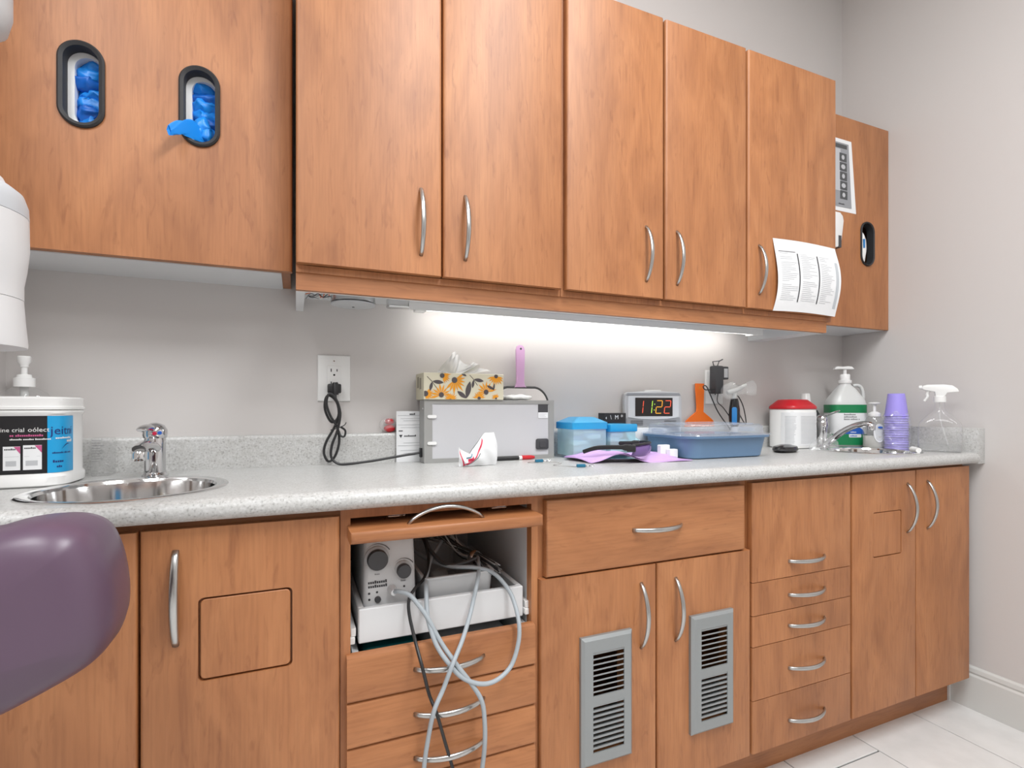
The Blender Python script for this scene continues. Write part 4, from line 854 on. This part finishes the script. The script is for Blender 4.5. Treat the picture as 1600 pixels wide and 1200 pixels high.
# ------------------------------------------------------------------ wall cabinet details
def glove_box(label, cx, cz, seed):
    y0 = GY+.024; t = thing('glove_box', label, 'glove box', (cx, y0+.05, 1.405), group='glove boxes in the left wall cabinet')
    b_ = build('box', MB().box(cx-.075, cx+.075, y0, y0+.11, 1.406, cz+.125), 'paper', t, smooth=False)
    cut(b_, [MB().prism(oval(cx+.006, cz-.002, .050, .146), 'y', y0-.02, y0+.09)])
    for i in range(7):
        zz = cz+.058-.0195*i
        g = crumple(blob((cx+.004+.006*math.sin(i*2.2+seed), y0+.030-.003*(i % 3), zz), .030, .026, .020, 26, 16), .0085, 48, seed+i*3)
        build('glove', g, 'glove' if (i+seed) % 3 else 'glove_dark', t, ang=70)
    return t
glove_box('box of blue gloves behind the left oval opening', OV[0][0], OV[0][1], 1)
gb = glove_box('box of blue gloves behind the right oval opening with one glove pulled out', OV[1][0], OV[1][1], 5)
def finger(u, v):
    a = 2*PI*u; s = v; w_ = .015*(.55+.9*math.sin(PI*min(1, s*.85+.12))); x = -.190-.058*s; y = GY+.024-.066*s; z = 1.682-.026*s*s+.008*math.sin(PI*s)
    return (x+.004*math.cos(a), y+.005*math.cos(a)*(1-s*.6), z+w_*math.sin(a)*.85+.003*math.sin(3*a+9*s))
build('pulled_glove', MB().grid(finger, 20, 16), 'glove', gb, ang=90, label='limp blue glove hanging out')
for k, (dx, dz, r_) in enumerate([(0, -.030, .016), (.008, -.050, .014), (-.010, -.045, .012)]):
    build('glove', crumple(blob((OV[1][0]+dx+.002, GY+.024, OV[1][1]+dz), r_, .010, r_*1.25, 20, 12), .005, 60, k*7), 'glove', gb, ang=70)
t = thing('tape_roll_pack', 'white and blue supply pack inside the oval opening of the corner cabinet', 'pack', (2.08, 1.38, 1.60))
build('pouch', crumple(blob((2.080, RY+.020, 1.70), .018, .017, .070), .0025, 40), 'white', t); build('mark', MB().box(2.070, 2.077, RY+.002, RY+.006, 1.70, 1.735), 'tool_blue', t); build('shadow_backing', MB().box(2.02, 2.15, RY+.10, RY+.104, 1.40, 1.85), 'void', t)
# taped chart
def chart(u, v, off=0.):
    x = 1.440+.300*u; z = 1.386+.238*v; cur = .014*math.sin(PI*v)**1.2*(.5+.6*u)-.000
    bow = .020*math.sin(PI*min(1, max(0, (1-v)*1.0)))*u*.5+.016*(1-v)**2*(1-u)*math.sin(PI*(1-v))
    return (x+.012*math.sin(PI*(1-v))*(1-u)*.9-.004*math.sin(PI*(1-v))*u, UY-.0015-abs(cur)-abs(bow)-off, z+.004*math.sin(PI*u))
t = thing('taped_chart', 'curling white printed chart taped to the last tall door', 'paper', (1.595, UY, 1.39))
o = build('sheet', MB().grid(chart, 20, 20), 'paper', t, ang=180)
mb = MB()
for c0, c1 in ((.06, .32), (.38, .62), (.68, .90)):
    for i in range(26):
        if random.random() < .12: continue
        v0 = .80-.026*i; e = c0+(c1-c0)*random.uniform(.4, 1)
        mb.grid(lambda u, v: chart(c0+(e-c0)*u, v0+.006*v, .0006), 5, 1)
build('printed_lines', mb, 'print_light', t)['kind'] = 'stuff'
for u0 in (.325, .635): build('column_rule', MB().grid(lambda u, v: chart(u0+.016*u, .13+.68*v, .0012), 1, 16), 'print_dark', t)
build('heading', MB().grid(lambda u, v: chart(.05+.26*u, .822+.012*v, .0006), 6, 1), 'print', t)
build('side_strip', MB().grid(lambda u, v: chart(.92+.045*u, .10+.66*v, .0005), 2, 14), 'band_grey', t)
# poster on the corner cabinet
t = thing('x_ray_poster', 'framed white poster of grey x-ray pictures on the corner cabinet', 'poster', (1.93, RY, 1.96))
py = RY-.0008
build('sheet', MB().add([(1.82, py, 1.822), (2.018, py, 1.824), (1.990, py, 2.100), (1.82, py, 2.100)], [(0, 1, 2, 3)]).warp(lambda x, y, z: (x, y-.0, z)), 'paper', t, smooth=False).modifiers.new('s', 'SOLIDIFY').thickness = .001
build('grey_print', MB().add([(1.83, py-.0012, 1.838), (1.990, py-.0012, 1.840), (1.972, py-.0012, 2.085), (1.83, py-.0012, 2.085)], [(0, 1, 2, 3)]), 'poster_grey', t, smooth=False)
build('white_field', MB().box(1.84, 1.925, py-.0018, py-.0014, 1.90, 2.06), 'print_light', t, smooth=False)
for i in range(5):
    z = 2.030-.036*i; x = 1.936+.0012*i
    p_ = build('x_ray_picture', MB().box(x-.017, x+.024, py-.0019, py-.0013, z-.016, z+.016), 'xray_dark', t, smooth=False)
    build('tooth_shape', MB().add([(x+.003+.012*math.cos(2*PI*k/16)*(1 if i % 2 else .7), py-.0022, z+.009*math.sin(2*PI*k/16)) for k in range(16)], [tuple(range(16))]), 'print_light', p_, smooth=False)
build('caption', bars_mb((8,), .008, lambda a, b_: (1.915+a, py-.0018, 1.848+b_)), 'print_dark', t, smooth=False)
build('title_bar', MB().box(1.84, 1.962, py-.0018, py-.0013, 2.064, 2.079), 'xray_dark', t, smooth=False)
# mask holder peeking behind
t = thing('mask_holder', 'white plastic holder half hidden behind the taped-chart door', 'holder', (1.86, RY, 1.62))
build('pocket', MB().prism([(1.82, 1.660), (1.884, 1.672), (1.900, 1.770), (1.895, 1.788), (1.880, 1.800), (1.82, 1.800)], 'y', RY-.034, RY-.0005, .004, 2), 'white', t)
build('dark_slot', MB().box(1.868, 1.884, RY-.0345, RY-.0, 1.668, 1.712), 'dark', t)
# under-cabinet lights
t = thing('strip_light', 'slim fluorescent strip light glowing under the wall cabinets', 'light', (.9, 1.425, 1.367))
LX0, LX1, LY = .285, 1.605, 1.425
build('housing', MB().box(LX0, LX1, LY-.024, LY+.024, 1.357, 1.367, .002, 1).box(LX0, LX1, LY-.024, LY-.020, 1.3375, 1.357), 'white', t, smooth=False)
build('tube', MB().lathe([(.0065, LX0+.05), (.0065, LX1-.05)], (0, LY+.004, 1.3485), 14, ax='x'), 'tube_lamp', t)
for x in (LX0+.02, LX1-.045): build('end_cap', MB().box(x, x+.03, LY-.019, LY+.016, 1.336, 1.3565, .002, 2), 'white_gloss', t)
build('cable_end', crumple(MB().box(LX0-.055, LX0+.012, LY-.016, LY+.016, 1.342, 1.366, .004, 2), .004, 80), 'foil', t, ang=20)
t = thing('puck_light', 'round grey puck light with foil sides under the first wall cabinet', 'light', (.135, 1.40, 1.367))
build('canister', crumple(MB().lathe([(.055, .034), (.055, .020), (.056, .008), (.050, .006)], (.138, 1.395, 1.333), 40), .0012, 60), 'foil', t, ang=20)
build('cover', MB().lathe([(.050, .006), (.056, .005), (.055, .002), (.030, -.001), (.001, -.002)], (.138, 1.395, 1.333), 40), 'unit_grey', t)
build('centre_screw', MB().lathe([(.003, -.0035), (.003, 0)], (.138, 1.395, 1.333), 10), 'dark', t)
t = thing('wire_tangle', 'tangle of loose thin wires beside the puck light', 'wires', (.05, 1.40, 1.367))
for i in range(5):
    pts = [(.026+.011*k+random.uniform(-.004, .004), 1.37+.02*random.random()+.008*i, 1.356+random.uniform(-.010, .008)) for k in range(6)]
    build('wire', MB().tube(spline(pts, 4), .0012, 5), ['dark', 'orange', 'white', 'dark', 'wire_grey'][i], t)

# ------------------------------------------------------------------ contents of the open bay
t = thing('scaler_unit', 'grey ultrasonic scaler unit with two dark knobs in the open bay', 'dental unit', (.185, 1.2, .606))
fy = lambda z: 1.097+.030*((z-.606)/.19)**1.6
R = []
for z in (.6065, .64, .68, .72, .76, .79, .803, .806):
    k = 0 if z < .8 else (.006 if z < .805 else .014); w0, w1 = .128+.006*((z-.606)/.2)+k, .240-k
    R.append([(p[0], p[1], z) for p in rrect(w0, w1, fy(z)+k, 1.36-k, .012, 4)])
build('case', MB().rings(R), 'unit_white', t, ang=50)
sd = lambda x, z, o_=0.: (x, fy(z)-.0004-o_, z)
for x, z, r_ in ((.159, .747, .0215), (.2135, .719, .0150)):
    k_ = build('dial', MB().lathe([(r_+.005, -.002), (r_+.005, .001), (r_+.0015, .003)], (x, fy(z)+.002, z), 28, ax='y'), 'unit_grey', t)
    build('knob', MB().lathe([(r_, .0), (r_, .010), (r_*.93, .013), (.001, .0132)], (x, fy(z)-.001, z), 28, ax='y'), 'knob', k_)
    build('dial_arc', MB().grid(lambda u, v: sd(x+(r_+.009+.0018*v*u)*math.cos(PI*(.78-.60*u)), z+(r_+.009+.0018*v*u)*math.sin(PI*(.78-.60*u)), .0008), 16, 1), 'print_dark', t)
for s_, sz, x, z, m_ in (((6, 5), .0065, .192, .783, 'print'), ((9,), .0085, .139, .699, 'print_dark'), ((9,), .0085, .139, .691, 'print_dark'), ((5,), .004, .153, .716, 'print'), ((5,), .004, .207, .697, 'print')): build('lettering', bars_mb(s_, sz, lambda a, b_: sd(x+a, z+b_, .0008)), m_, t, smooth=False)
for x, z in ((.141, .680), (.157, .681), (.141, .668), (.214, .686)): build('indicator', MB().lathe([(.0024, 0), (.002, .0015)], (x, fy(z), z), 10, ax='y'), 'dark', t)
build('button', MB().lathe([(.0065, 0), (.0065, .004), (.005, .006)], (.158, fy(.667), .667), 16, ax='y'), 'knob', t)
build('cable_socket', MB().lathe([(.010, 0), (.009, .006), (.0075, .012), (.006, .024)], (.188, fy(.683), .683), 18, ax='y'), 'unit_white', t)
# grey bin
t = thing('instrument_bin', 'grey plastic bin behind the cords in the open bay', 'bin', (.335, 1.23, .607))
def NR(k, z): return [(p[0], p[1], z) for p in rrect(.262-k, .408+k, 1.10-k, 1.40+k, .012, 4)]
build('bin', MB().rings([NR(-.006, .607), NR(0, .61), NR(.006, .695), NR(.010, .696), NR(.010, .700), NR(.003, .700), NR(-.004, .615), NR(-.008, .612)]), 'bin_grey', t, ang=40)
build('fitting', crumple(blob((.318, 1.20, .668), .020, .022, .014), .004, 60), 'film', t)
# bundle of wires
t = thing('wire_bundle', 'tied bundle of thin grey wires lying across the bin', 'wires', (.40, 1.25, .70))
for i in range(26):
    a = random.uniform(0, 2*PI); q = random.uniform(.2, 1); e = Vector((.372+.016*q*math.cos(a), 1.215, .716+.012*q*math.sin(a)))
    far = Vector((.285+random.uniform(-.03, .09), 1.36+random.uniform(-.05, .04), .752+random.uniform(-.03, .035)))
    md = (e+far)/2+Vector((random.uniform(-.012, .012), 0, .012+random.uniform(-.008, .014)))
    build('wire', MB().tube(spline([e+Vector((.052+.010*math.cos(a), -.09, -.030+.008*math.sin(a))), e+Vector((.028, -.045, -.008)), e, md, far], 4), .0017, 5), ['wire_grey', 'cord_dark', 'bin_grey'][i % 3], t)
build('tie', MB().lathe([(.017, -.008), (.019, -.004), (.019, .004), (.017, .008)], (0, 0, 0), 16, ax='x').xf(Matrix.Translation((.398, 1.180, .706)) @ Matrix.Rotation(-1.05, 4, 'Z')), 'foil', t)
# teal stuff in the first drawer
o = tag(build('teal_cloth', crumple(MB().box(.130, .240, 1.095, 1.30, .5215, .566, .012, 3), .0035, 30), 'teal', org=(.185, 1.19, .5175), ang=60), 'dark teal cloth in the drawer below the white tray', 'cloth')
o = tag(build('drawer_pouch', crumple(MB().box(.265, .455, 1.095, 1.35, .5215, .560, .012, 3), .0035, 30, 4), 'bin_grey', org=(.36, 1.2, .5175), ang=60), 'grey plastic pouch in the drawer below the white tray', 'pouch')
# cords
G1 = [(.188, 1.088, .683), (.197, 1.070, .688), (.214, 1.058, .684), (.229, 1.046, .668), (.247, 1.034, .641), (.275, 1.022, .586), (.303, 1.000, .544), (.331, .996, .504), (.351, .992, .467), (.357, .992, .42), (.358, .996, .37), (.356, 1.006, .318), (.346, 1.010, .241), (.328, 1.018, .146)]
G2 = [(.335, 1.25, .735), (.290, 1.17, .720), (.264, 1.11, .700), (.252, 1.062, .682), (.249, 1.044, .655), (.250, 1.035, .632), (.262, 1.020, .589), (.282, 1.002, .556), (.310, .996, .523), (.348, .994, .503), (.385, .998, .501), (.422, 1.008, .519), (.441, 1.013, .561), (.446, 1.020, .599), (.445, 1.040, .634), (.437, 1.062, .664), (.412, 1.09, .694), (.370, 1.10, .708), (.321, 1.13, .708), (.285, 1.2, .712), (.262, 1.28, .72)]
G3 = [(.400, 1.16, .712), (.378, 1.09, .702), (.361, 1.058, .679), (.352, 1.050, .655), (.340, 1.036, .631), (.316, 1.014, .590), (.287, .990, .554), (.270, .992, .511), (.249, .984, .476), (.240, .994, .42), (.233, 1.002, .355), (.232, 1.010, .276), (.245, 1.018, .174)]
KB = [(.262, 1.26, .79), (.279, 1.2, .755), (.278, 1.15, .722), (.257, 1.10, .700), (.230, 1.070, .690), (.215, 1.056, .675), (.213, 1.046, .647), (.221, 1.022, .598), (.228, .990, .559), (.244, 1.004, .499), (.256, .990, .465), (.278, 1.006, .391), (.295, 1.012, .332), (.312, 1.018, .258)]
K2 = [(.255, 1.30, .79), (.280, 1.22, .762), (.290, 1.18, .735), (.312, 1.14, .712), (.345, 1.12, .714), (.385, 1.13, .720)]
tag(build('scaler_cable', MB().tube(spline(G1, 6), .0048, 10), 'cord_grey', org=(.33, 1.02, .146)), 'grey cable plugged into the scaler and hanging over the drawers', 'cable', 'cables hanging from the open bay')
tag(build('handpiece_cable', MB().tube(spline(G2, 6), .0048, 10), 'cord_grey', org=(.35, 1.0, .50)), 'grey cable hanging in one wide loop over the top drawer', 'cable', 'cables hanging from the open bay')
tag(build('drop_cable', MB().tube(spline(G3, 6), .0046, 10), 'cord_grey', org=(.245, 1.02, .174)), 'grey cable dropping diagonally from the wire bundle to the lower left', 'cable', 'cables hanging from the open bay')
tag(build('black_cable', MB().tube(spline(KB, 6), .0034, 8), 'cord_black', org=(.31, 1.02, .258)), 'thin black cable hanging straight down over the drawers', 'cable', 'cables hanging from the open bay')
tag(build('dark_cable', MB().tube(spline(K2, 6), .0045, 8), 'cord_dark', org=(.30, 1.2, .70)), 'dark cable curving behind the scaler into the bin', 'cable')

# ------------------------------------------------------------------ dental chair and x-ray head on the left
t = thing('dental_chair', 'purple vinyl dental chair backrest reaching in at the lower left', 'dental chair', (-.75, .72, 0))
OUT = [(-.292, .937), (-.266, .944), (-.238, .946), (-.215, .941), (-.197, .927), (-.185, .897), (-.179, .862), (-.178, .833), (-.181, .812), (-.191, .791), (-.209, .777), (-.238, .762), (-.266, .749), (-.292, .738), (-.36, .705), (-.46, .655), (-.58, .60), (-.70, .55), (-.78, .54), (-.80, .60), (-.76, .72), (-.66, .83), (-.52, .895), (-.40, .920)]
P = [Vector((x-.011, 0, z)) for x, z in OUT]; P = spline(P+[P[0]], 3)[:-1]
cen = sum(P, Vector())/len(P); R = []
for y_, k_ in ((.672, .034), (.676, .020), (.686, .009), (.702, .002), (.722, 0), (.76, 0), (.785, .004), (.80, .012), (.808, .028)):
    ring = []
    for i, p in enumerate(P):
        tg = (P[(i+1) % len(P)]-P[i-1]).normalized(); nn = Vector((-tg.z, 0, tg.x))
        if nn.dot(cen-p) < 0: nn = -nn
        q = p+nn*k_; ring.append((q.x, y_, q.z))
    R.append(ring)
mid = [[(cen.x+(p[0]-cen.x)*f, y_, cen.z+(p[2]-cen.z)*f) for p in R[0]] for f, y_ in ((.3, .6625), (.6, .6645), (.85, .668))]
build('backrest', MB().rings(mid+R), 'vinyl', t, ang=180)
build('seat', MB().box(-1.75, -.84, .42, .98, .44, .56, .05, 4), 'vinyl', t, ang=180)
build('back_bracket', MB().box(-.88, -.70, .68, .76, .40, .60, .01, 2), 'unit_grey', t)
build('pedestal', MB().lathe([(.16, .03), (.14, .06), (.12, .40), (.16, .44)], (-1.3, .70, 0), 28), 'unit_white', t)
build('base_plate', MB().box(-1.7, -.9, .48, .92, 0, .03, .012, 2), 'unit_grey', t)
hx, hy = -.381, .80
t = thing('x_ray_machine', 'white x-ray tube head hanging at the left edge with grey band', 'x-ray unit', (-.95, 1.0, 1.62))
def HL(prof_, m_, nm): return build(nm, MB().lathe([(r_, z) for r_, z in prof_], (hx, hy, 0), 40, cap=True), m_, t, ang=50)
HL([(.0700, 1.143), (.0772, 1.142), (.0775, 1.146), (.0752, 1.174), (.0735, 1.200)], 'unit_white', 'cone')
HL([(.0765, 1.1435), (.060, 1.150), (.001, 1.150)], 'unit_grey', 'cone_opening')
HL([(.0738, 1.2005), (.0738, 1.218), (.0765, 1.236), (.0790, 1.262), (.0785, 1.300)], 'unit_white', 'body')
HL([(.0787, 1.3005), (.0780, 1.315), (.074, 1.328), (.064, 1.336)], 'band_grey', 'band')
HL([(.060, 1.336), (.056, 1.346), (.044, 1.358), (.020, 1.366), (.001, 1.368)], 'unit_white', 'dome')
build('yoke', MB().tube(spline([(-.42, .80, 1.352), (-.47, .80, 1.40), (-.49, .80, 1.50), (-.47, .80, 1.60), (-.40, .80, 1.64)], 6), .022, 12), 'unit_white', t)
build('elbow', MB().lathe([(.001, 1.512), (.034, 1.514), (.044, 1.524), (.048, 1.542), (.048, 1.78), (.04, 1.80), (.001, 1.805)], (-.364, .80, 0), 32), 'unit_grey', t)
build('arm', MB().tube([(-.38, .80, 1.72), (-.95, .90, 1.72)], .032, 14, flat=1.3).tube([(-.95, .90, 1.72), (-.95, .985, 1.72)], .030, 14), 'unit_white', t)
build('wall_bracket', MB().box(-1.04, -.86, .975, 1.0, 1.56, 1.88, .008, 2), 'unit_white', t)
